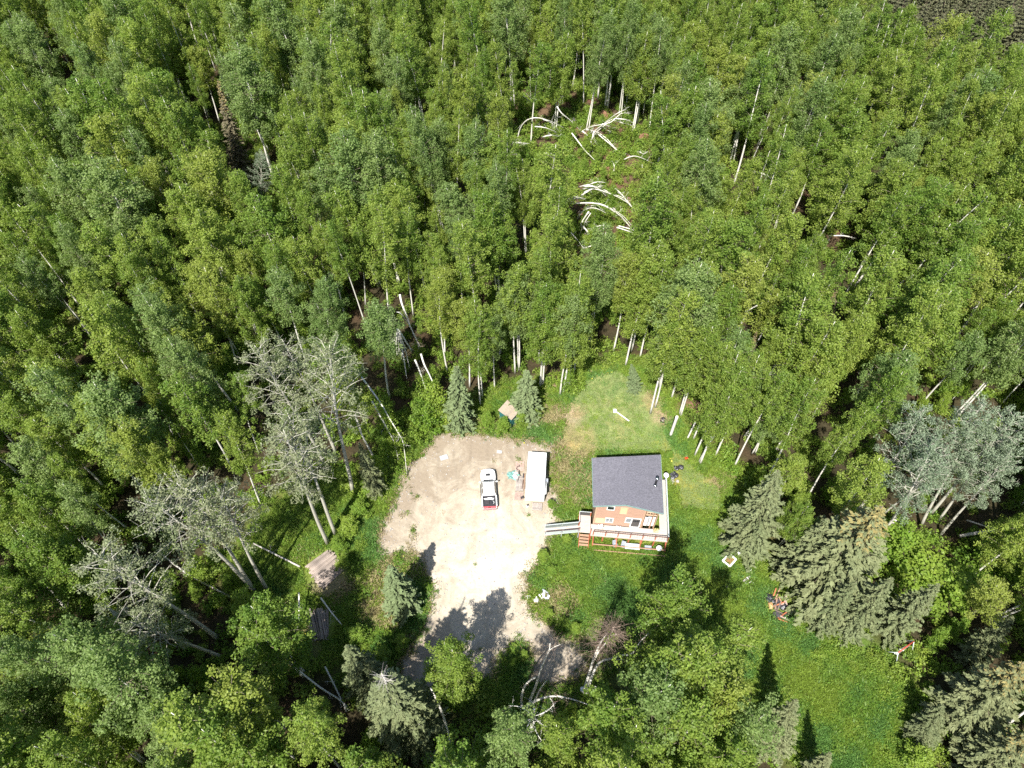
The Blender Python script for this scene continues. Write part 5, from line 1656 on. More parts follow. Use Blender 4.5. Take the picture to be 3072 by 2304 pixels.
# edge birches whose white feet show
EG = 'birches standing at the edge of the lawn'
for k, (bx, by, h, lb) in enumerate([
    (1165, 836, 21, 'birch pair member rooted at the brush heap, left stem'), (1173, 834, 22, 'birch pair member rooted at the brush heap, right stem'),
    (1210, 853, 21, 'birch at the lower corner of the lawn, first of three stems'), (1217, 850, 22, 'birch at the lower corner of the lawn, middle of three stems'), (1226, 838, 20, 'birch at the lower corner of the lawn, thinnest of three stems'),
    (1113, 806, 22, 'red barked thin birch above the shed'), (1121, 800, 20, 'thin birch beside the red barked one'),
    (967, 808, 21, 'birch with long bare white trunk above the slim spruce'), (1038, 876, 19, 'birch with forked foot left of the shed'), (1042, 862, 20, 'birch behind the forked one left of the shed'),
    (1405, 893, 23, 'thick white birch on the right side of the lawn'), (1415, 880, 21, 'thin birch next to the thick one right of the lawn'),
    (1450, 862, 22, 'birch behind the fire ring'), (1500, 985, 20, 'birch rooted beside the fuel can'), (1512, 1003, 22, 'leaning birch right of the fuel can'),
    (1497, 950, 20, 'birch with shaded foot above the fuel can'), (1270, 745, 22, 'birch trunk at the notch above the lawn'), (1325, 760, 21, 'birch at the top corner of the lawn'), (1382, 776, 22, 'birch with paired stems right of the lawn top'),
    (1545, 985, 21, 'birch at the bare earth right of the house'), (1585, 1010, 20, 'last birch of the row before the lone spruce'), (1470, 900, 21, 'birch between fire ring and birch row'), (1530, 930, 21, 'birch behind the birch row right of the house'), (1440, 815, 22, 'birch second behind the thick one')]):
    b = D(bx, by)
    SPECIAL.append((b.x, b.y, 1.6))
    plant_tree('birch_tree', BIRCH, k + 1, b, h, 20, lb, 'birch', EG, width=.95)
# birch clump low on the right and the lone one at the drive
CG = 'birches in the clump below the meadow track'
for k, (a, lb) in enumerate([
    ((1400, 1420, 1485, 1262), 'foremost birch of the lower clump, pointing at the house'), ((1418, 1492, 1510, 1355), 'broad birch on the meadow side of the lower clump'),
    ((1480, 1600, 1590, 1490), 'birch at the right end of the lower clump'), ((1440, 1570, 1545, 1440), 'birch in the middle of the lower clump'),
    ((1375, 1530, 1450, 1385), 'darker birch low in the lower clump'), ((1350, 1600, 1420, 1470), 'birch near the frame bottom in the lower clump'),
    ((1290, 1620, 1345, 1510), 'birch beside the bare branches in the lower clump'), ((1530, 1660, 1660, 1570), 'birch at the lower right of the clump beside the meadow'),
    ((1410, 1660, 1510, 1550), 'birch at the bottom middle of the lower clump'), ((1340, 1700, 1400, 1600), 'bright birch at the frame bottom right of the shadowed gap'), ((1440, 1540, 1540, 1420), 'tall birch with shining top on the clump crest'), ((1480, 1720, 1600, 1630), 'lowest birch of the clump')]):
    special('birch_tree', BIRCH, k * 3 + 2, 20, *a, lb, 'birch', CG, width=1.05, clear=2.5)
special('birch_tree', BIRCH, 2, 20, None, 19.0, 966, 1388, 'bright green birch standing alone at the foot of the drive', 'birch', width=1.0, clear=4)
YGP = 'young broadleaf trees round the clearing'
for k, (bx, by, h, w, lb) in enumerate([
    (1085, 935, 3.4, 1.5, 'bright bush in front of the shed'), (1055, 925, 3.2, 1.6, 'bright bush left of the shed'), (1125, 925, 3.0, 1.5, 'bright bush right of the shed front'), (1160, 905, 2.6, 1.2, 'small bush between shed and brush heap'),
    (925, 930, 7, 1.3, 'yellow-green young tree above the gravel bank'), (950, 900, 8, 1.2, 'yellow-green young tree left of the slim spruce'), (900, 960, 4, 1.4, 'young tree at the corner of the gravel'),
    (1900, 1190, 7, 2.0, 'bright broadleaf tree beside the leaning dead pole'), (1950, 1240, 7, 2.0, 'bright broadleaf tree behind the spruces'), (2010, 1290, 8, 2.0, 'bright broadleaf tree right of the meadow spruces'), (2120, 1240, 8, 2.0, 'bright broadleaf tree at the frame edge below the aspens'),
    (560, 1330, 6, 1.4, 'feathery young tree in the shade by the double trunk aspen'), (745, 1225, 3, 1.4, 'bush right of the log stack'), (760, 1150, 3.2, 1.8, 'bush on the left gravel bank, middle'), (785, 1105, 3.0, 1.8, 'bush on the left gravel bank, upper'), (740, 1190, 3.0, 1.7, 'bush on the left gravel bank, lower'), (800, 1060, 3.4, 1.5, 'bush between the spruce and the gravel'),
    (1170, 1205, 1.9, 1.8, 'leafy bush beside the ramp foot'), (1190, 1095, 1.6, 1.6, 'leafy bush above the ramp'), (1225, 1170, 1.4, 2.0, 'low bush below the ramp'), (1190, 1235, 1.5, 2.0, 'low bush at the gravel edge below the ramp'),
    (1185, 1330, 1.5, 1.8, 'low bush right of the white boulder'), (1240, 1360, 1.6, 2.0, 'low bush at the dry oval, upper'), (1215, 1345, 1.5, 1.8, 'low bush at the dry oval, left'),
    (1130, 1420, 1.6, 1.8, 'weedy bush on the gravel spit'), (780, 1380, 3.2, 1.8, 'shaded bush left of the track'), (830, 1420, 3, 1.8, 'bush beside the track in shade'), (870, 1395, 2.6, 1.6, 'bush at the track edge'),
    (1960, 1640, 4, 1.8, 'young bright tree at the meadow bottom right'), (1440, 990, 1.8, 1.5, 'weedy bush by the white snag'), (1545, 1010, 1.8, 1.5, 'dark small bush right of the leaning birches')]):
    b = D(bx, by)
    SPECIAL.append((b.x, b.y, 1.8))
    plant_tree('young_tree' if h > 3.9 else 'bush', YOUNG, k, b, h, 9, lb, 'young tree' if h > 3.9 else 'bush', YGP if h > 3.9 else 'bushes round the clearing', width=w * 1.15)


# ------------------------------------------------------------------ bare, bent and fallen birches
def stemmed(name, label, cat, stems, mat='dead_wood', twigs=0, twig_col=None, group=None, leaves=None, lmat='birch_leaf', root_at=None):
    """stems: [(points, r0, r1)]. A dead or bent tree with each stem a part, twigs as one part."""
    b = root_at if root_at is not None else stems[0][0][0]
    b = Vector((b[0], b[1], 0))
    t = thing(name, label, cat, b, 0, group)
    for pts, r0, r1 in stems:
        P = [Vector(p) - b for p in pts]
        # smooth with Catmull-Rom
        Q = []
        for i in range(len(P) - 1):
            p0 = P[max(0, i - 1)]; p1 = P[i]; p2 = P[i + 1]; p3 = P[min(len(P) - 1, i + 2)]
            for s in (0, .34, .67):
                Q.append(.5 * ((2 * p1) + (-p0 + p2) * s + (2 * p0 - 5 * p1 + 4 * p2 - p3) * s * s + (-p0 + 3 * p1 - 3 * p2 + p3) * s ** 3))
        Q.append(P[-1])
        n = len(Q)
        m = MB(); m.tube(Q, [r0 + (r1 - r0) * i / (n - 1) for i in range(n)], 6)
        m.build('stem', M[mat], t)
        if twigs:
            tw = MB()
            for i in range(int(twigs)):
                f = random.uniform(.3, 1.0)
                q = Q[min(n - 1, int(f * (n - 1)))]
                l = random.uniform(.4, 1.5 if twigs < 60 else 2.6) * (1.2 - .4 * f)
                d = Vector((random.gauss(0, 1), random.gauss(0, 1), random.uniform(-.3, .8))).normalized() * l
                e = q + d * .5 + Vector((0, 0, .05)); g = q + d + Vector((random.gauss(0, .1), random.gauss(0, .1), .05))
                tw.tube([q, e, g], [.025, .014, .006], 3, cap=False)
                for _ in range(3):
                    h_ = e.lerp(g, random.random())
                    tw.tube([h_, h_ + Vector((random.gauss(0, .3), random.gauss(0, .3), random.gauss(0, .2)))], [.011, .004], 3, cap=False)
            tw.build('twigs', M['twig_wood' if twigs > 8 else mat], t)
    if leaves:
        cl = []
        for i in range(leaves):
            pts, _, _ = random.choice(stems)
            j = random.randrange(max(1, len(pts) // 2 - 1), len(pts) - 1) if len(pts) > 2 else 0
            p = Vector(pts[j]).lerp(Vector(pts[j + 1]), random.random()) - b
            cl.append((p.x + random.gauss(0, .35), p.y + random.gauss(0, .35), p.z - random.uniform(0, .8), random.uniform(.3, .5), 0))
        ce_, nr_, sz_, tn_ = clump_leaves(cl, 40, .2, droop=1.8)
        c = bpy.data.objects.new('foliage', leaves_mesh('foliage', ce_, nr_, sz_, tn_, M[lmat])); c.parent = t; link(c)
    return t


K = lambda x, y, z=0: zf(1500, 1680, .2833, x, y, z)
stemmed('bare_birch', 'forked leafless birch bending over the dry patch below the drive', 'birch', [
    ([K(240, 1560, 0), K(225, 1500, 1.2), K(240, 1390, 3.5), K(290, 1300, 6), K(370, 1245, 8)], .16, .08),
    ([K(300, 1570, 0), K(325, 1470, 2.5), K(385, 1320, 6), K(425, 1180, 8.5), K(470, 1070, 10.5), K(520, 960, 12.5), K(530, 885, 14)], .17, .04),
    ([K(340, 1560, 0), K(385, 1450, 2.5), K(430, 1360, 4.5), K(490, 1280, 6.5)], .13, .04),
    ([K(520, 960, 12.5), K(575, 920, 13), K(640, 895, 13.5)], .05, .015)], 'birch_bark', twigs=10)
stemmed('bare_birch', 'leafless birch stem arching low over the shadow at the drive foot', 'birch', [
    ([K(270, 1565, 0), K(330, 1520, 1.2), K(400, 1480, 2.2), K(500, 1450, 3), K(610, 1440, 3.8), K(700, 1460, 4), K(800, 1485, 4.2), K(970, 1545, 4)], .17, .03),
    ([K(520, 1450, 3), K(560, 1510, 3.2), K(580, 1600, 3)], .05, .015), ([K(600, 1440, 3.8), K(690, 1480, 3.6), K(770, 1535, 3.2)], .05, .012)], 'birch_bark', twigs=14)
stemmed('bare_birch', 'nearly leafless birch with twin white trunks and brown twig crown', 'birch', [
    ([K(880, 1420, 0), K(930, 1250, 3), K(1000, 1030, 7), K(1040, 930, 9), K(1080, 850, 11), K(1140, 770, 13)], .19, .04),
    ([K(1000, 1060, 6.5), K(1050, 960, 8.5), K(1110, 890, 10.5), K(1170, 800, 13), K(1270, 785, 14)], .11, .03),
    ([K(1130, 870, 11), K(1190, 760, 14), K(1200, 710, 15)], .05, .015)], 'birch_bark', twigs=95, leaves=3)
stemmed('bare_birch', 'thin birch leaning right with one leafy tuft at its tip', 'birch', [
    ([K(910, 1430, 0), K(960, 1270, 3), K(1020, 1130, 5.5), K(1080, 1070, 7), K(1180, 1045, 8), K(1290, 1010, 9), K(1390, 1000, 10), K(1440, 930, 11), K(1500, 850, 12.5), K(1570, 780, 13.5), K(1620, 720, 14)], .17, .02),
    ([K(1020, 1130, 5.5), K(1100, 1060, 7.2), K(1290, 1055, 8.5), K(1420, 1060, 9)], .07, .015)], 'birch_bark', twigs=45, leaves=14, )
SPECIAL += [(K(240, 1560).x, K(240, 1560).y, 5), (K(900, 1400).x, K(900, 1400).y, 5), (K(1250, 1200).x, K(1250, 1200).y, 3)]

# top-down snag
b = pt(1585, 2215); SPECIAL.append((b.x, b.y, 3.5))
P = lambda dx, dy, z: Vector((b.x + dx, b.y + dy, z))
stemmed('dead_snag', 'bleached dead snag with bare spreading limbs at the frame bottom', 'snag', [([P(0, 0, 0), P(.2, 0, 5), P(.3, .1, 9), P(.3, .2, 12.5)], .24, .12)] + [([P(.3, .1, 9 + .3 * i), P(.3 + 1.3 * cos(a), .1 + 1.3 * sin(a), 9.5 + .3 * i), P(.3 + 2.5 * cos(a + .2), .1 + 2.5 * sin(a + .2), 9.4 + .3 * i)], .07, .02) for i, a in enumerate((3.5, 4.9, 5.6, .3, 2.6, 4.2))], 'birch_bark', twigs=4)

# snags and poles: (points (u,v,z) in photograph pixels, radius, label)
POLES = [
    ([(897, 1778, 2.4), (897, 1850, 1.5), (892, 1890, .5)], .10, .07, 'short upright-lying white pole left of the shaded poles'),
    ([(962, 1793, 1.2), (995, 1838, .8), (1026, 1875, .3)], .10, .06, 'white pole lying right of the shaded poles'),
    ([(1293, 2063, 9), (1322, 2127, 6.5), (1341, 2187, 4), (1366, 2287, .3)], .10, .13, 'long thin white birch pole beside the lone birch'),
    ([(1262, 2238, 1.5), (1285, 2270, 1.0), (1318, 2300, .3)], .12, .1, 'fallen white log at the frame bottom, left one'),
    ([(1273, 2236, 1.2), (1295, 2262, .8), (1314, 2284, .3)], .1, .08, 'fallen white log at the frame bottom, right one'),
    ([(885, 2003, 3), (960, 2062, 2), (1020, 2100, 1.2), (1048, 2131, .5)], .11, .07, 'white fallen birch crossing the dark poles'),
    ([(975, 2000, 1.5), (1010, 2070, 1), (1040, 2135, .4)], .09, .07, 'thin shaded pole alongside the white fallen birch'),
    ([(2879, 1608, 3), (2960, 1595, 5), (3060, 1590, 7), (3120, 1600, 8)], .22, .1, 'thick dead aspen leaning level below the blue-grey clump'),
    ([(2900, 1560, 3), (2960, 1580, 4), (3030, 1600, 5)], .12, .06, 'thin dead stem crossing the level leaning aspen'),
    ([(2618, 1648, .2), (2650, 1605, 3), (2688, 1556, 6.5)], .26, .2, 'thick dead trunk right of the coned spruce'),
    ([(2011, 1307, .1), (2031, 1250, 5)], .22, .2, 'broken white birch snag standing on the lawn'),
    ([(2062, 1316, .2), (2086, 1266, 4)], .13, .1, 'thin leaning snag in the shade above the fuel can'),
    ([(1850, 1230, .2), (1850, 1230, .3)], .02, .02, ''),
    ([(85, 1550, 12), (180, 1610, 9), (290, 1700, 5), (340, 1760, 2)], .10, .14, 'slanting white birch trunk in the left shade'),
    ([(140, 1755, 5), (175, 1800, 3), (205, 1830, 1.5)], .14, .16, 'short white trunk in the left shade below the slanting one'),
    ([(80, 1922, 6), (120, 1955, 4), (160, 1985, 2)], .14, .16, 'white trunk near the lower left shade'),
    ([(200, 1850, 4), (215, 1760, 8), (245, 1725, 9), (285, 1745, 7)], .08, .04, 'bowed thin birch in the left shade'),
    ([(120, 1000, 6), (170, 1060, 2), (205, 1100, .4)], .12, .18, 'fallen white birch in the left forest gap'),
    ([(470, 1650, 1), (560, 1720, .6), (690, 1790, .4)], .10, .12, 'grey fallen trunk in the shade left of the log stack'),
    ([(760, 1630, 1), (840, 1670, .6), (900, 1700, .4)], .09, .12, 'long grey fallen trunk reaching the log stack'),
    ([(2250, 512, 7), (2290, 522, 6), (2330, 545, 3)], .10, .15, 'bent white birch in the right forest, upper'),
    ([(2485, 708, 7), (2530, 707, 7), (2568, 716, 5)], .08, .12, 'bowed white birch far right of the windfall'),
    ([(2612, 730, 6), (2645, 712, 7), (2680, 705, 6)], .07, .1, 'second bowed white birch far right of the windfall'),
    ([(2435, 985, 7), (2470, 972, 7.5), (2515, 973, 6)], .08, .12, 'bowed white birch above the lone spruce'),
    ([(2210, 955, 9), (2255, 925, 8), (2305, 900, 6)], .07, .1, 'tan bent stem in the birches right of the lawn'),
    ([(1365, 620, 1), (1365, 620, 1.1)], .02, .02, ''),
    ([(2875, 110, 12), (2900, 145, 8)], .06, .1, ''),
]
for pts, r0, r1, lb in POLES:
    if not lb: continue
    P_ = [pt(*p) for p in pts]
    lo = min(P_, key=lambda q: q.z)
    if len(P_) == 2: P_ = [P_[0], P_[0].lerp(P_[1], .5), P_[1]]
    stemmed('fallen_birch' if 'snag' not in lb else 'snag', lb, 'dead tree', [(P_, r0, r1)], 'birch_bark' if 'grey' not in lb and 'dead' not in lb else 'dead_wood', twigs=3 if r0 < .15 and 'snag' not in lb else 0, root_at=lo)
    m_ = pt(pts[-1][0], pts[-1][1]); SPECIAL.append((m_.x, m_.y, 1.2))

# the windfall: birches bowed and thrown in arcs, pixel of the 1500,270 close-up and height
WF = lambda x, y, z: zf(1500, 270, .30743, x, y, z)
ARCS = [
    [(170, 480, .2), (200, 370, 3), (270, 290, 6), (380, 272, 7), (520, 315, 5), (640, 380, 2)],
    [(420, 285, 6), (500, 320, 5), (550, 370, 3), (600, 440, .5)], [(340, 357, 5), (450, 370, 5), (575, 430, 1)], [(415, 460, 3), (500, 440, 4), (580, 460, 1)],
    [(555, 160, 9), (600, 225, 8), (680, 290, 6), (740, 350, 4), (800, 405, 2)], [(780, 420, .5), (850, 375, 3), (920, 350, 5), (1080, 315, 7), (1180, 230, 8), (1285, 230, 7)],
    [(900, 420, .5), (990, 350, 4), (1100, 285, 7), (1200, 285, 7.5), (1260, 300, 6.5), (1330, 345, 5)], [(960, 380, 1), (1060, 290, 5), (1150, 225, 8), (1230, 190, 8)],
    [(1000, 330, 4), (1050, 350, 3), (1110, 385, 1)], [(850, 385, 3), (910, 400, 2), (1000, 415, 1)], [(955, 430, 2), (1040, 500, 2), (1110, 560, 1.5), (1190, 640, .5)],
    [(700, 420, 4), (830, 590, 2), (870, 630, 1.5), (930, 690, .5)], [(800, 400, 3), (850, 440, 2.5), (890, 510, 1.5), (900, 590, .5)],
    [(1210, 680, 3), (1260, 655, 4), (1320, 645, 4), (1400, 670, 3), (1500, 720, 1)],
    [(880, 920, 5), (950, 897, 6), (1040, 905, 5)], [(820, 945, 5), (900, 938, 6), (960, 965, 5), (1040, 1020, 3), (1130, 1110, .5)],
    [(800, 968, 3), (900, 962, 5), (1000, 985, 4.5), (1130, 1035, 3), (1230, 1090, 2), (1320, 1160, .3)], [(1125, 962, 3), (1180, 1010, 2), (1240, 1080, 1.5), (1320, 1165, .5)],
    [(690, 1112, 3), (830, 1102, 6), (940, 1108, 6.5), (1050, 1150, 5.5), (1180, 1240, 3.5), (1320, 1395, .5)], [(830, 1105, 5), (960, 1110, 7), (1080, 1165, 5.5), (1200, 1250, 3.5), (1300, 1375, .5)],
    [(745, 1270, .3), (780, 1210, 3), (850, 1160, 5), (940, 1155, 6), (1060, 1215, 4)], [(865, 1190, 5), (810, 1270, 3), (790, 1320, 2), (770, 1385, .3)],
    [(850, 1415, 1), (900, 1360, 3), (970, 1325, 5), (1060, 1322, 5)], [(1140, 1340, 4), (1260, 1380, 3), (1350, 1415, 2), (1450, 1485, .6)],
    [(1395, 1490, 3), (1450, 1550, 2), (1520, 1635, .3)], [(800, 1552, 1), (860, 1530, 2.5), (930, 1517, 3), (1015, 1525, 2)], [(690, 1390, 3), (760, 1470, 1.5), (850, 1590, .3)],
    [(808, 1330, 3), (870, 1400, 2), (930, 1490, .4)], [(880, 1405, 3), (940, 1440, 2), (990, 1555, .4)], [(230, 60, 7), (290, 110, 4), (350, 150, 1)],
    [(60, 520, 3), (170, 512, 4), (265, 535, 2)], [(80, 590, 2), (140, 620, 1.2), (210, 655, .4)], [(450, 615, 2), (490, 645, 1.2), (540, 678, .4)], [(470, 600, 2), (510, 625, 1.2), (560, 658, .4)],
    [(40, 710, 3), (100, 715, 3.5), (170, 757, 1)], [(30, 920, 2), (100, 905, 3), (140, 935, 2)], [(90, 890, 3.5), (120, 920, 2.5), (165, 950, 1)],
    [(1090, 700, .3), (1115, 740, 1.5), (1100, 850, .2)], [(1140, 1130, 1), (1180, 1170, 1), (1200, 1200, .3)], [(820, 1000, 4), (900, 965, 5), (1000, 930, 5)], [(640, 1110, 1), (720, 1060, 3), (830, 1065, 4)],
    [(1360, 600, 2), (1400, 625, 3), (1440, 600, 4)], [(920, 400, 3), (900, 470, 2), (880, 520, .4)],
]
rj = random.Random(5)
for a in list(ARCS):
    if rj.random() < .6 and len(a) >= 3:
        ox, oy = rj.uniform(-38, 38), rj.uniform(-30, 30)
        ARCS.append([(x + ox + rj.uniform(-14, 14), y + oy + rj.uniform(-12, 12), max(.2, z * rj.uniform(.6, 1.0))) for x, y, z in a])
for k, a in enumerate(ARCS):
    P_ = [WF(*p) for p in a]
    lo = min(P_, key=lambda q: q.z)
    x, y = a[len(a) // 2][0], a[len(a) // 2][1]
    where = 'upper' if y < 480 else ('middle' if y < 1020 else 'lower')
    stemmed('bowed_birch', 'white birch stem bowed over in the %s part of the windfall gap' % where, 'birch', [(P_, (.12 if k % 3 else .15) * (1 if k < 43 else .7), .035)], 'birch_bark', twigs=5, leaves=(7 if k % 2 else 3) if len(P_) > 2 else None, root_at=lo, group='bowed birches in the windfall, ' + where)
# thrown root plates: bare reddish earth
for k, (x, y, w, h_) in enumerate([(1010, 270, 1.6, 1.6), (1400, 490, 1.3, 1.8), (1210, 590, 1.6, 1.4), (1060, 810, 1.5, 1.4), (820, 1215, 1.8, 1.5), (1390, 1150, 2.0, 2.0), (1230, 1100, 1.6, 1.0), (1020, 860, 1.2, 1.2), (880, 1260, 1.6, 1.2)]):
    p = WF(x, y, 0)
    o_ = MB(); o_.lump((0, 0, .5), (w * .75, w * .5, h_ * .55), 300 + k, .3, 12, 7)
    for i in range(9):
        a = random.uniform(0, 2 * pi); o_.tube([(0, 0, .5), (cos(a) * w * .8, sin(a) * w * .6, random.uniform(.2, 1.6))], [.08, .02], 4)
    o_ = o_.build('root_plate', M['root_dirt'], loc=(p.x, p.y, 0)); tag(o_, 'upturned root plate of reddish earth in the windfall gap', 'root plate', 'root plates in the windfall')
    SPECIAL.append((p.x, p.y, 1.5))
# snapped birch with hanging stems and leafy bowed birches above the gravel
K = lambda x, y, z=0: zf(1100, 850, .30146, x, y, z)
stemmed('snapped_birch', 'snapped birch with a fan of bleached hanging stems', 'birch', [
    ([K(305, 455, 9), K(300, 560, 6), K(298, 640, 3), K(305, 720, 1)], .14, .06), ([K(310, 455, 9), K(320, 560, 6), K(322, 700, 2)], .12, .05),
    ([K(312, 455, 9), K(345, 600, 5.5), K(375, 780, 2.5), K(400, 950, .3)], .15, .07), ([K(315, 455, 9), K(380, 560, 7), K(430, 640, 5), K(445, 680, 4)], .13, .05), ([K(330, 500, 8), K(390, 680, 4), K(430, 860, .5)], .09, .05), ([K(355, 680, 3), K(345, 780, .5)], .05, .03)], 'birch_bark', twigs=3, root_at=K(400, 950))
stemmed('bowed_birch', 'thick birch bowing over beside the snapped fan', 'birch', [
    ([K(330, 110, 14), K(350, 200, 13), K(400, 330, 11), K(440, 440, 9), K(490, 550, 7), K(540, 640, 5)], .16, .04), ([K(300, 285, 12), K(340, 300, 12), K(400, 380, 10), K(455, 480, 8)], .09, .04), ([K(470, 500, 8), K(500, 560, 6.5), K(520, 650, 5)], .05, .02)], 'birch_bark', twigs=14)
K2 = lambda x, y, z=0: zf(650, 950, .45218, x, y, z)
for lb, pts_, n_ in (('leafy birch bowed to the ground at the gravel corner', [K2(960, 400, 11), K2(1020, 480, 11), K2(1085, 570, 10), K2(1150, 680, 8.5), K2(1210, 780, 6.5), K2(1240, 850, 4.5), K2(1262, 1050, .5)], 46),
                     ('leafy birch bowed beside the one at the gravel corner', [K2(1030, 560, 9), K2(1080, 650, 8), K2(1140, 760, 6), K2(1180, 840, 4), K2(1205, 950, 1)], 40),
                     ('leafy bowed birch above the gravel bank, bright at its tip', [K(540, 700, 11), K(570, 800, 10), K(620, 900, 8.5), K(680, 1030, 6.5), K(740, 1160, 4.5), K(800, 1260, 2), K(820, 1380, .5)], 75),
                     ('leafy bowed birch behind the bright tipped one', [K(480, 760, 10), K(530, 880, 9), K(570, 1000, 7), K(620, 1130, 4.5), K(660, 1250, 2)], 55)):
    stemmed('bowed_birch', lb, 'birch', [(pts_, .13, .03)], 'birch_bark', twigs=6, leaves=n_, lmat='young_leaf', root_at=pts_[-1])

# grey dead spruces poking out of the forest
for k, (a, lb) in enumerate([((1770, 740, 1810, 610), 'grey dead spruce in the birches right of the lawn'), ((1605, 820, 1635, 715), 'thin grey dying aspen above the birch row'), ((2010, 760, 2075, 660), 'grey dead spruce far right in the birches'), ((560, 735, 535, 640), 'tan dying tree top in the left forest')]):
    special('dying_tree', [DEADSPR], 0, 20, *a, lb, 'dying tree', width=1.1)

# ------------------------------------------------------------------ the birch forest
def vis(x, y, z):
    """Photograph pixel of a world point."""
    d = Vector((x, y, z - CAM_H))
    f = d.y * sin(TILT) - d.z * cos(TILT)
    up = d.y * cos(TILT) + d.z * sin(TILT)
    if f <= 0: return None
    return 1536 + FPX * d.x / f, 1152 - FPX * up / f, f


GAPS = [(D(1290, 330), 8.5, 9), (D(1200, 270), 8, 6), (D(1330, 460), 7.5, 10), (D(1310, 540), 6, 7), (D(1150, 260), 5, 5), (D(1740, 460), 3, 3.5), (D(1795, 520), 3, 3.5), (D(130, 130), 3, 3.5), (D(60, 420), 3.5, 3.5), (D(150, 710), 3, 3), (D(870, 770), 4, 6), (D(800, 830), 4.5, 6), (D(760, 760), 2.5, 4), (D(430, 1260), 5.5, 4), (D(850, 930), 4, 5), (D(1130, 620), 3, 5), (D(1290, 720), 3, 4), (D(60, 1380), 3.5, 3), (D(170, 1500), 2, 2), (D(690, 1480), 2.6, 6), (D(1060, 1600), 2.6, 3.5), (D(560, 1420), 2.5, 2.5), (D(1200, 1600), 4, 2.5), (D(1620, 1100), 2.0, 4), (D(1990, 1450), 4, 3), (D(2050, 1400), 4, 3)]
# places whose ground, trunks or own crowns are open to the sky line: no forest crown stands in front of them (display pixel, radii)
OPEN = [(1215, 272, 105, 38), (1300, 290, 110, 70), (1335, 370, 58, 58), (1308, 440, 80, 66), (1325, 515, 40, 35), (1000, 1230, 110, 210), (1190, 1400, 95, 90), (1370, 1290, 130, 85),
        (1600, 1290, 90, 60), (1700, 1420, 70, 60), (1800, 1440, 120, 75), (1850, 1570, 95, 110), (650, 1130, 100, 105), (700, 1245, 60, 60), (690, 1355, 45, 50), (870, 900, 55, 95), (880, 730, 38, 60), (968, 760, 14, 50),
        (870, 1440, 55, 55), (620, 830, 105, 95), (600, 965, 70, 50), (350, 1120, 105, 65), (300, 1270, 80, 50), (300, 1370, 75, 55), (490, 1120, 50, 75), (520, 1220, 50, 50), (440, 1340, 50, 40),
        (2080, 950, 150, 110), (2080, 1090, 100, 60), (1630, 1100, 75, 90), (1800, 1220, 125, 100), (1900, 1320, 100, 75), (2140, 1500, 80, 110), (1955, 1405, 35, 30), (485, 240, 30, 75), (572, 365, 35, 45),
        (1808, 640, 18, 30), (2072, 690, 18, 30), (960, 1580, 28, 75), (1150, 1580, 50, 45), (1190, 1440, 90, 90), (1320, 1400, 85, 85), (800, 1020, 45, 60), (845, 1515, 85, 95), (990, 860, 22, 50),
        (760, 1150, 50, 110), (1080, 880, 60, 50), (1900, 1150, 40, 50), (950, 1480, 70, 100), (160, 720, 30, 30), (130, 130, 30, 25), (1745, 450, 20, 20), (1820, 512, 40, 16), (1640, 372, 40, 14), (1310, 690, 30, 30), (1130, 620, 20, 30)]


SUNNY = [[D(*p)[:2] for p in q] for q in (
    [(880, 1010), (950, 940), (1240, 940), (1240, 1250), (1200, 1345), (1110, 1350), (1000, 1300), (960, 1270), (890, 1180), (820, 1200), (830, 1100)],
    [(1450, 980), (1570, 1060), (1570, 1200), (1640, 1330), (1800, 1430), (1930, 1460), (1930, 1640), (1840, 1660), (1690, 1500), (1600, 1370), (1540, 1200), (1450, 1150)],
    [(1170, 1180), (1420, 1200), (1400, 1280), (1220, 1350), (1170, 1330)], [(560, 1100), (720, 1040), (760, 1230), (600, 1200)], [(650, 1200), (750, 1175), (750, 1300), (650, 1300)])]


def shades(x, y):
    k = 1 / math.tan(SUN_EL)
    for z in (8, 12, 16, 20, 22):
        px, py = x - sin(SUN_AZ) * k * z, y - cos(SUN_AZ) * k * z
        if any(inside(px, py, q) for q in SUNNY): return True
    return False


def hides(x, y, h=20.0):
    for z in (h * .42, h * .6, h * .8, h * 1.02):
        v = vis(x, y, z)
        if v is None: continue
        u, w = v[0] / 1.38879, v[1] / 1.38879
        for (ox, oy, rx, ry) in OPEN:
            if ((u - ox) / (rx + 18)) ** 2 + ((w - oy) / (ry + 14)) ** 2 < 1: return True
    return False


TREES = []
cell = 3.0
gridd = {}


def ok_tree(x, y, r):
    i, j = int(x // cell), int(y // cell)
    for a in range(i - 2, i + 3):
        for b in range(j - 2, j + 3):
            for (p, q) in gridd.get((a, b), ()):
                if (p - x) ** 2 + (q - y) ** 2 < r * r: return False
    return True


rf = random.Random(21)
CLb = [Vector(p) for p in CLEAR]
cand = 0
while cand < 26000:
    cand += 1
    x = rf.uniform(-165, 165); y = rf.uniform(-14, 205)
    if abs(x) > 62 + 0.68 * max(0, y - 5): continue
    r = rf.uniform(2.9, 4.3)
    if not ok_tree(x, y, r): continue
    if inside(x, y, CLEAR): continue
    if any((x - sx) ** 2 + (y - sy) ** 2 < sr * sr for sx, sy, sr in SPECIAL): continue
    if any(((x - g.x) / gx) ** 2 + ((y - g.y) / gy) ** 2 < 1 for g, gx, gy in GAPS) and rf.random() > .06: continue
    if hides(x, y) or shades(x, y): continue
    if y < 17 and 16 < x < 47: continue      # the meadow runs on towards the sun
    gridd.setdefault((int(x // cell), int(y // cell)), []).append((x, y))
    TREES.append((x, y))

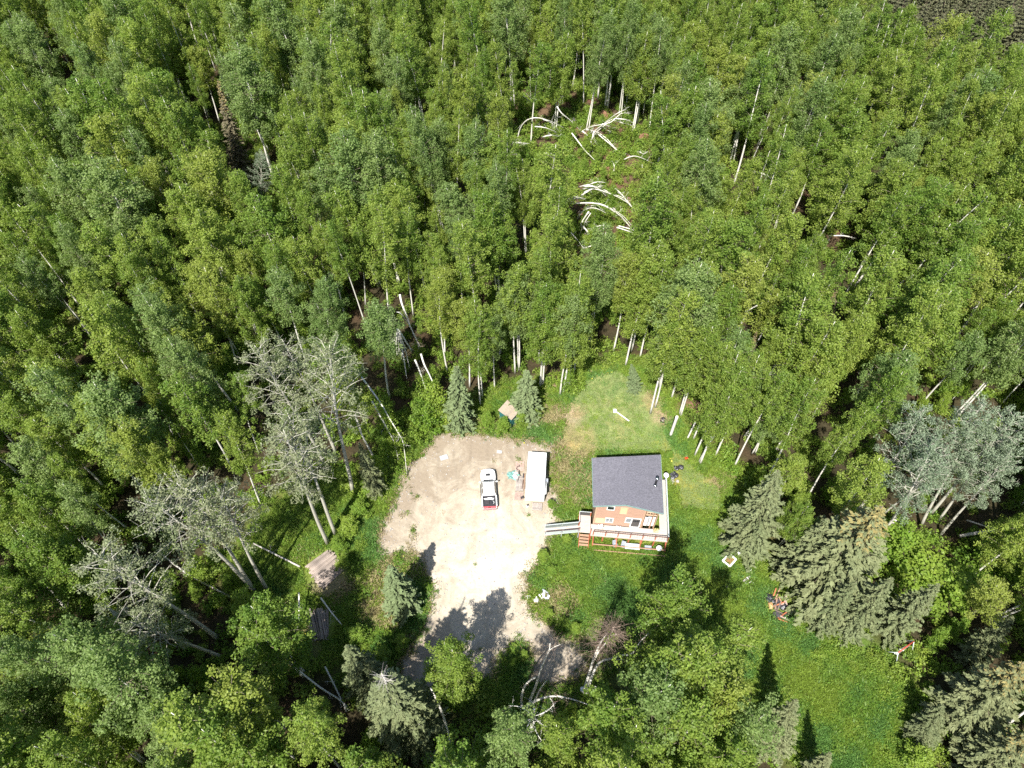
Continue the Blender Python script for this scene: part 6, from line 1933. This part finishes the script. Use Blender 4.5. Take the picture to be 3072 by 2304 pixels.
CORNER = [D(*p)[:2] for p in [(1880, -40), (1960, 30), (2080, 75), (2300, 120), (2500, 150), (2500, -300), (1900, -300)]]
CPX = [(1870, -400), (1885, 0), (1930, 45), (2030, 70), (2110, 95), (2230, 120), (2700, 220), (2900, -400)]
birches, blacks = [], []
for (x, y) in TREES:
    v = vis(x, y, 17)
    px = (v[0] / 1.38879, v[1] / 1.38879) if v else (0, 9999)
    (blacks if inside(px[0], px[1], CPX) else birches).append((x, y))


def score(x, y):
    v = vis(x, y, 13)
    if v is None: return 1e9
    u, w, f = v
    inn = -30 < u < 3102 and -20 < w < 2330
    return f if inn else 1e6 + f


N_EDGE = 37
birches.sort(key=lambda p: score(*p))
near, far = birches[:300 - N_EDGE], birches[300 - N_EDGE:]
LM = [('the pickup', D(1055, 1060)), ('the camper', D(1160, 1030)), ('the house', D(1355, 1050)), ('the shed', D(1100, 895)), ('the log stack', D(700, 1230)), ('the shaded pole stack', D(690, 1360)),
      ('the grey aspens', D(640, 1050)), ('the leaning double aspen', D(480, 1230)), ('the near dead aspen', D(400, 1390)), ('the dead topped spruce', D(880, 1560)), ('the lone drive birch', D(995, 1540)),
      ('the lower birch clump', D(1480, 1540)), ('the meadow', D(1800, 1480)), ('the blue-grey aspens', D(1980, 1090)), ('the corner spruces', D(2100, 1580)), ('the lone pale spruce', D(1600, 1170)), ('the lawn', D(1330, 860)),
      ('the fire ring', D(1430, 900)), ('the snapped birch', D(880, 780)), ('the slim spruce', D(990, 900)), ('the bowed leafy birches', D(870, 950)), ('the left frame edge', D(30, 1200)), ('the lower left corner', D(60, 1600)), ('the bottom frame edge', D(600, 1640)), ('the bare twin birch', D(1290, 1430)), ('the left forest gap', D(160, 1050)), ('the tan dying tree', D(540, 700)), ('the grey dead spruce', D(1790, 700))]
SIDE = ['right of', 'above', 'left of', 'below']
TINT = ['yellow-green', 'mid green', 'deep green']
used = {}
plans = []
for k, (x, y) in enumerate(near):
    nm, lp = min(LM, key=lambda q: (q[1].x - x) ** 2 + (q[1].y - y) ** 2)
    dx, dy = x - lp.x, y - lp.y
    side = int(((atan2(dy, dx) + 2 * pi + pi / 4) % (2 * pi)) // (pi / 2))
    d = sqrt(dx * dx + dy * dy)
    h = rf.uniform(16.5, 25.0) * (1 if rf.random() > .22 else .74)
    size = 'tall' if h > 22 else ('short' if h < 17 else 'mid-sized')
    plans.append((x, y, h, size, nm, SIDE[side], d))
groups = {}
for i, p in enumerate(plans):
    groups.setdefault((p[4], p[5], p[3]), []).append(i)
ORD = ['nearest', 'second nearest', 'third nearest', 'fourth nearest', 'fifth nearest', 'sixth nearest', 'seventh nearest', 'eighth nearest', 'ninth nearest', 'tenth nearest', 'eleventh nearest', 'twelfth nearest', 'thirteenth nearest', 'fourteenth nearest', 'fifteenth nearest', 'sixteenth nearest', 'seventeenth nearest', 'eighteenth nearest', 'nineteenth nearest', 'twentieth nearest', 'twenty-first nearest', 'twenty-second nearest']
lab = {}
for key, ids in groups.items():
    ids.sort(key=lambda i: plans[i][6])
    for n, i in enumerate(ids):
        nm, sd, size = key
        o_n = ORD[min(n, len(ORD) - 1)]
        lab[i] = ('%s green birch %s %s, %s of that size' % (size, sd, nm, o_n)) if len(ids) > 1 else '%s green birch in the forest %s %s' % (size, sd, nm)
for i, (x, y, h, size, nm, sd, d) in enumerate(plans):
    plant_tree('birch_tree', BIRCH, rf.randrange(10), (x, y), h, 20, lab[i], 'birch', 'birches of the forest', tip=(x + rf.gauss(0, 1.1), y + rf.gauss(0, 1.1)), width=rf.uniform(.8, 1.3) * (1.25 if h < 15 else 1))

protos = [join_meshes('far_birch', t, c) for t, c in BIRCH]
n = len(far)
scatter('birch_forest', 'dense green birch forest spreading beyond the clearing', 'forest', [(x, y, -.1) for x, y in far], RNG.uniform(0, 6.28, n), (lambda H_, W_: np.column_stack([H_ * W_, H_ * W_, H_]))(np.where(RNG.random(n) < .2, RNG.uniform(.6, .85, n), RNG.uniform(.84, 1.26, n)), RNG.uniform(.78, 1.3, n)), protos, tilt=RNG.normal(scale=.055, size=(n, 2)))
n = len(blacks)
# the darker bog-spruce stand in the far corner, closer set
bl = []
for i in range(1300):
    x = rf.uniform(50, 175); y = rf.uniform(110, 215)
    v = vis(x, y, 9)
    if inside(v[0] / 1.38879, v[1] / 1.38879, CPX): bl.append((x, y, 0))
DARKSPR = [make_spruce(230 + i, H=11, R=1.7, leaf='dark_needle', per=18, whorls=18, brown=.12) for i in range(2)]
scatter('spruce_stand', 'dark grey-green spruce stand in the far corner', 'forest', bl, RNG.uniform(0, 6.28, len(bl)), RNG.uniform(.6, 1.5, len(bl)), [join_meshes('far_spruce', t, c) for t, c in DARKSPR])

# ------------------------------------------------------------------ undergrowth, grass
def bush_mesh(seed, r, n, leaf, ls):
    rs = random.Random(seed)
    cl = [(rs.gauss(0, r * .5), rs.gauss(0, r * .5), r * rs.uniform(.25, .8), r * rs.uniform(.35, .6), 0) for _ in range(7)]
    a, b_, c_, d_ = clump_leaves(cl, n, ls, up=.8)
    return leaves_mesh('bush_leaves', a, b_, c_, d_, M[leaf])


BUSH = [bush_mesh(1, .8, 80, 'birch_leaf', .17), bush_mesh(2, .9, 75, 'young_leaf', .17), bush_mesh(3, .7, 80, 'birch_leaf', .16), bush_mesh(4, .8, 75, 'young_leaf', .16)]


def spots(n, box, test):
    out = []
    x0, x1, y0, y1 = box
    while len(out) < n:
        X = RNG.uniform(x0, x1, 20000); Y = RNG.uniform(y0, y1, 20000)
        k = test(X, Y)
        out += list(zip(X[k], Y[k]))
        if not k.any(): break
    return np.array(out[:n])


def noise2(X, Y, s=1.0, seed=0):
    return (np.sin(X * .9 * s + seed) * np.cos(Y * 1.1 * s + seed * 2) + np.sin(X * 2.3 * s + Y * 1.7 * s + seed * 3) * .6 + np.cos(X * 3.9 * s - Y * 4.3 * s + seed) * .4) / 2


BARE = [(*K_[:2], r_) for K_, r_ in [(zf(2100, 1620, .16876, 520, 355), 1.0), (zf(2100, 1620, .16876, 700, 245), .55), (zf(2100, 1620, .16876, 880, 530), .4), (zf(2100, 1620, .16876, 860, 720), .9), (zf(2100, 1620, .16876, 470, 830), .6), (zf(2100, 1620, .16876, 1390, 1190), 2.0),
        (zf(1800, 1180, .16878, 1120, 485), .8), (zf(1800, 1180, .16878, 1390, 1320), .7), (zf(1800, 1180, .16878, 1325, 1470), .7), (zf(1800, 1180, .16878, 1310, 1580), .7), (zf(1800, 1180, .16878, 1530, 1150), .5),
        (zf(860, 1600, .24123, 500, 470), 3.4), (zf(860, 1600, .24123, 400, 1150), 2.6), (D(1340, 897), .8), (zf(1500, 1680, .2833, 380, 435), .6), (zf(1500, 1680, .2833, 303, 393), .5), (zf(1500, 1680, .2833, 465, 385), .8), (D(1100, 890), 1.6)]]


def free(X, Y, m=0.0):
    k = np.ones(X.shape, bool)
    hx = (X - HO.x) * HC + (Y - HO.y) * HS
    hy = -(X - HO.x) * HS + (Y - HO.y) * HC
    k &= ~((hx > -.2 - m) & (hx < 9.2 + m) & (hy > -1.6 - m) & (hy < 6.9 + m))
    k &= ~((hx > -6.2 - m) & (hx < 0) & (hy > -1.5 - m) & (hy < 1.1 + m))
    for bx, by, br in BARE:
        k &= (X - bx) ** 2 + (Y - by) ** 2 > (br * (.8 + m)) ** 2
    cx = (X - CC.x) * cos(CRZ) + (Y - CC.y) * sin(CRZ)
    cy = -(X - CC.x) * sin(CRZ) + (Y - CC.y) * cos(CRZ)
    k &= ~((abs(cx) < CW / 2 + m) & (abs(cy) < CL / 2 + m))
    return k


def f_forest(X, Y):
    return (abs(X) < 60 + 0.68 * np.maximum(0, Y - 5)) & ~inside_np(X, Y, CLEAR)


P = spots(9500, (-150, 150, -5, 190), f_forest)
scatter('undergrowth', 'low leafy undergrowth between the forest trunks', 'undergrowth', np.column_stack([P, np.zeros(len(P))]), RNG.uniform(0, 6.28, len(P)), RNG.uniform(.6, 2.0, len(P)), BUSH)
WIND = [D(*p)[:2] for p in [(1090, 230), (1180, 190), (1330, 170), (1440, 250), (1430, 400), (1450, 560), (1400, 640), (1250, 640), (1180, 520), (1180, 400), (1100, 330)]]
P = spots(360, (-20, 40, 85, 175), lambda X, Y: inside_np(X, Y, WIND) & (noise2(X, Y, .35, 3) > -.55))
scatter('windfall_scrub', 'green scrub and fallen leafy crowns in the windfall gap', 'scrub', np.column_stack([P, RNG.uniform(0, .3, len(P))]), RNG.uniform(0, 6.28, len(P)), RNG.uniform(.7, 1.9, len(P)), BUSH)
P = spots(700, (-110, 110, -5, 160), f_forest)
scatter('saplings', 'thin green saplings under the birches', 'saplings', np.column_stack([P, np.zeros(len(P))]), RNG.uniform(0, 6.28, len(P)), RNG.uniform(.3, .75, len(P)), [join_meshes('sapling', t, c) for t, c in YOUNG])


def f_edge(X, Y):
    d = dist_poly_np(X, Y, CLEAR)
    g = dist_poly_np(X, Y, GRAVEL)
    lawn = inside_np(X, Y, LAWN_POLY)
    p = np.clip(1 - d / 3.0, 0, 1) * .6 + np.clip(1 - g / 1.2, 0, 1) * .12 + np.clip(noise2(X, Y, .8, 2) - .25, 0, 1) * .25
    west = inside_np(X, Y, WEST)
    p = np.where(west, .6, p)
    return (~inside_np(X, Y, GRAVEL)) & (~lawn) & free(X, Y, .4) & (RNG.random(X.shape) < p) & (inside_np(X, Y, CLEAR) | (d < 2.5))


LAWN_POLY = [D(*p)[:2] for p in [(1210, 940), (1230, 870), (1260, 820), (1330, 795), (1390, 830), (1430, 880), (1450, 960), (1500, 1010), (1560, 1050), (1560, 1110), (1470, 1100), (1440, 980), (1220, 980)]]
WEST = [D(*p)[:2] for p in [(520, 1240), (560, 1120), (640, 1060), (730, 1030), (770, 1050), (830, 1040), (815, 1110), (790, 1160), (770, 1240), (740, 1270), (690, 1180), (640, 1210), (600, 1290)]]
P = spots(2300, (-45, 48, 0, 75), f_edge)
scatter('edge_growth', 'leafy weeds and brush round the clearing', 'undergrowth', np.column_stack([P, np.full(len(P), -.05)]), RNG.uniform(0, 6.28, len(P)), RNG.uniform(.35, .95, len(P)), BUSH, idx=RNG.choice([0, 1, 2, 3], len(P), p=[.2, .35, .15, .3]))


def tuft(seed, n, h, leaf, spread=.28, asp=.16, flowers=0):
    rs = np.random.default_rng(seed)
    c = np.column_stack([rs.normal(0, spread, n), rs.normal(0, spread, n), np.full(n, h * .45)])
    ax = np.column_stack([rs.normal(0, .55, n), rs.normal(0, .55, n), np.ones(n)])
    nr = rs.normal(size=(n, 3)); nr[:, 2] = abs(nr[:, 2]) * .8
    t = np.column_stack([np.full(n, rs.random()), rs.random(n), np.zeros(n)])
    return leaves_mesh('tuft', c, nr, rs.uniform(.7, 1.2, n) * h, t, M[leaf], aspect=asp, axis=ax)


TUFT = [tuft(1, 34, .42, 'grass_blade'), tuft(2, 34, .5, 'grass_blade'), tuft(3, 30, .36, 'grass_blade', .3), tuft(4, 30, .40, 'dry_blade'), tuft(5, 26, .3, 'dry_blade', .3), tuft(6, 14, .22, 'flower', .35, .7), tuft(7, 34, .42, 'lime_blade'), tuft(8, 34, .46, 'deep_blade'), tuft(9, 30, .36, 'lawn_blade', .3)]
drys = [(D(x, y), (D(x + rx, y) - D(x - rx, y)).length / 2, (D(x, y + ry) - D(x, y - ry)).length / 2) for (x, y, rx, ry, c, s_) in BLOBS if c[0] > .19 and c[0] > c[1] * .98]


def f_grass(X, Y):
    lawn = inside_np(X, Y, LAWN_POLY)
    p = np.where(lawn, .55, 1.0)
    return inside_np(X, Y, CLEAR) & (~inside_np(X, Y, GRAVEL)) & free(X, Y, .15) & (RNG.random(X.shape) < p)


P = spots(26000, (-45, 48, 0, 72), f_grass)
lawn = inside_np(P[:, 0], P[:, 1], LAWN_POLY)
dry = np.zeros(len(P))
for c, ex, ey in drys:
    dry = np.maximum(dry, np.clip(1.3 - np.sqrt(((P[:, 0] - c.x) / ex) ** 2 + ((P[:, 1] - c.y) / ey) ** 2), 0, .6) / .6)
dg = dist_poly_np(P[:, 0], P[:, 1], GRAVEL)
dry = np.maximum(dry * .85, np.clip(1 - dg / 1.0, 0, 1) * .6)
dry = np.clip(dry + np.clip(noise2(P[:, 0], P[:, 1], .5, 4), 0, 1) * (.12 + .33 * (P[:, 0] < 6)), 0, .95)
isdry = RNG.random(len(P)) < dry
keep = ~(isdry & (RNG.random(len(P)) < .45))
idx = np.where(isdry, RNG.integers(3, 5, len(P)), RNG.integers(0, 3, len(P)))
pn = noise2(P[:, 0], P[:, 1], .33, 1) + .35 * noise2(P[:, 0], P[:, 1], 1.3, 6) + RNG.normal(0, .12, len(P))
hse = np.hypot(P[:, 0] - D(1500, 1080).x, (P[:, 1] - D(1500, 1080).y) * .8)
pn = pn + np.clip(1 - hse / 7, 0, 1) * .7
idx = np.where((pn > .25) & ~isdry, 6, idx)
idx = np.where((pn < -.32) & ~isdry, 7, idx)
idx = np.where(lawn & ~isdry & (RNG.random(len(P)) < .85), 8, idx)
fl = (RNG.random(len(P)) < .02) & ~lawn
idx = np.where(fl, 5, idx)
sc = RNG.uniform(.7, 1.5, len(P)) * np.where(lawn, .5, 1.0)
S3 = np.column_stack([sc * np.where(lawn, 1.6, 1), sc * np.where(lawn, 1.6, 1), sc * np.where(lawn, .6, 1)])
scatter('grass', 'uneven green and straw coloured grass of the clearing', 'grass', np.column_stack([P, np.zeros(len(P))])[keep], RNG.uniform(0, 6.28, keep.sum()), S3[keep], TUFT, idx=idx[keep])
# weeds coming up through the gravel's ragged rim, and small stones on it
g1 = spots(620, (-25, 15, 10, 62), lambda X, Y: inside_np(X, Y, GRAVEL) & (RNG.random(X.shape) < np.clip(1 - dist_poly_np(X, Y, GRAVEL) / 1.5, 0, 1) ** 2 + .004 + .35 * (X < D(900, 1150).x) * (noise2(X, Y, .9, 8) > .35)) & free(X, Y, .2))
scatter('gravel_weeds', 'sparse weeds at the rim of the gravel yard', 'weeds', np.column_stack([g1, np.full(len(g1), .02)]), RNG.uniform(0, 6.28, len(g1)), RNG.uniform(.5, 1.1, len(g1)), TUFT, idx=RNG.choice([0, 3, 4], len(g1)))
st = []
for k in range(3):
    q = MB(); q.lump((0, 0, 0), (.1, .08, .06), k, .3, 6, 4); st.append(q.mesh('pebble', M['stone']))
g2 = spots(1500, (-25, 15, 10, 62), lambda X, Y: inside_np(X, Y, GRAVEL) & (RNG.random(X.shape) < .08 + .6 * np.clip(1 - dist_poly_np(X, Y, GRAVEL) / 2.5, 0, 1)))
scatter('pebbles', 'loose pebbles on the gravel yard', 'pebbles', np.column_stack([g2, np.full(len(g2), .04)]), RNG.uniform(0, 6.28, len(g2)), RNG.uniform(.4, 1.3, len(g2)), st)
print('TREES', len(TREES), 'near', len(near), 'far', len(far), 'corner', len(bl))
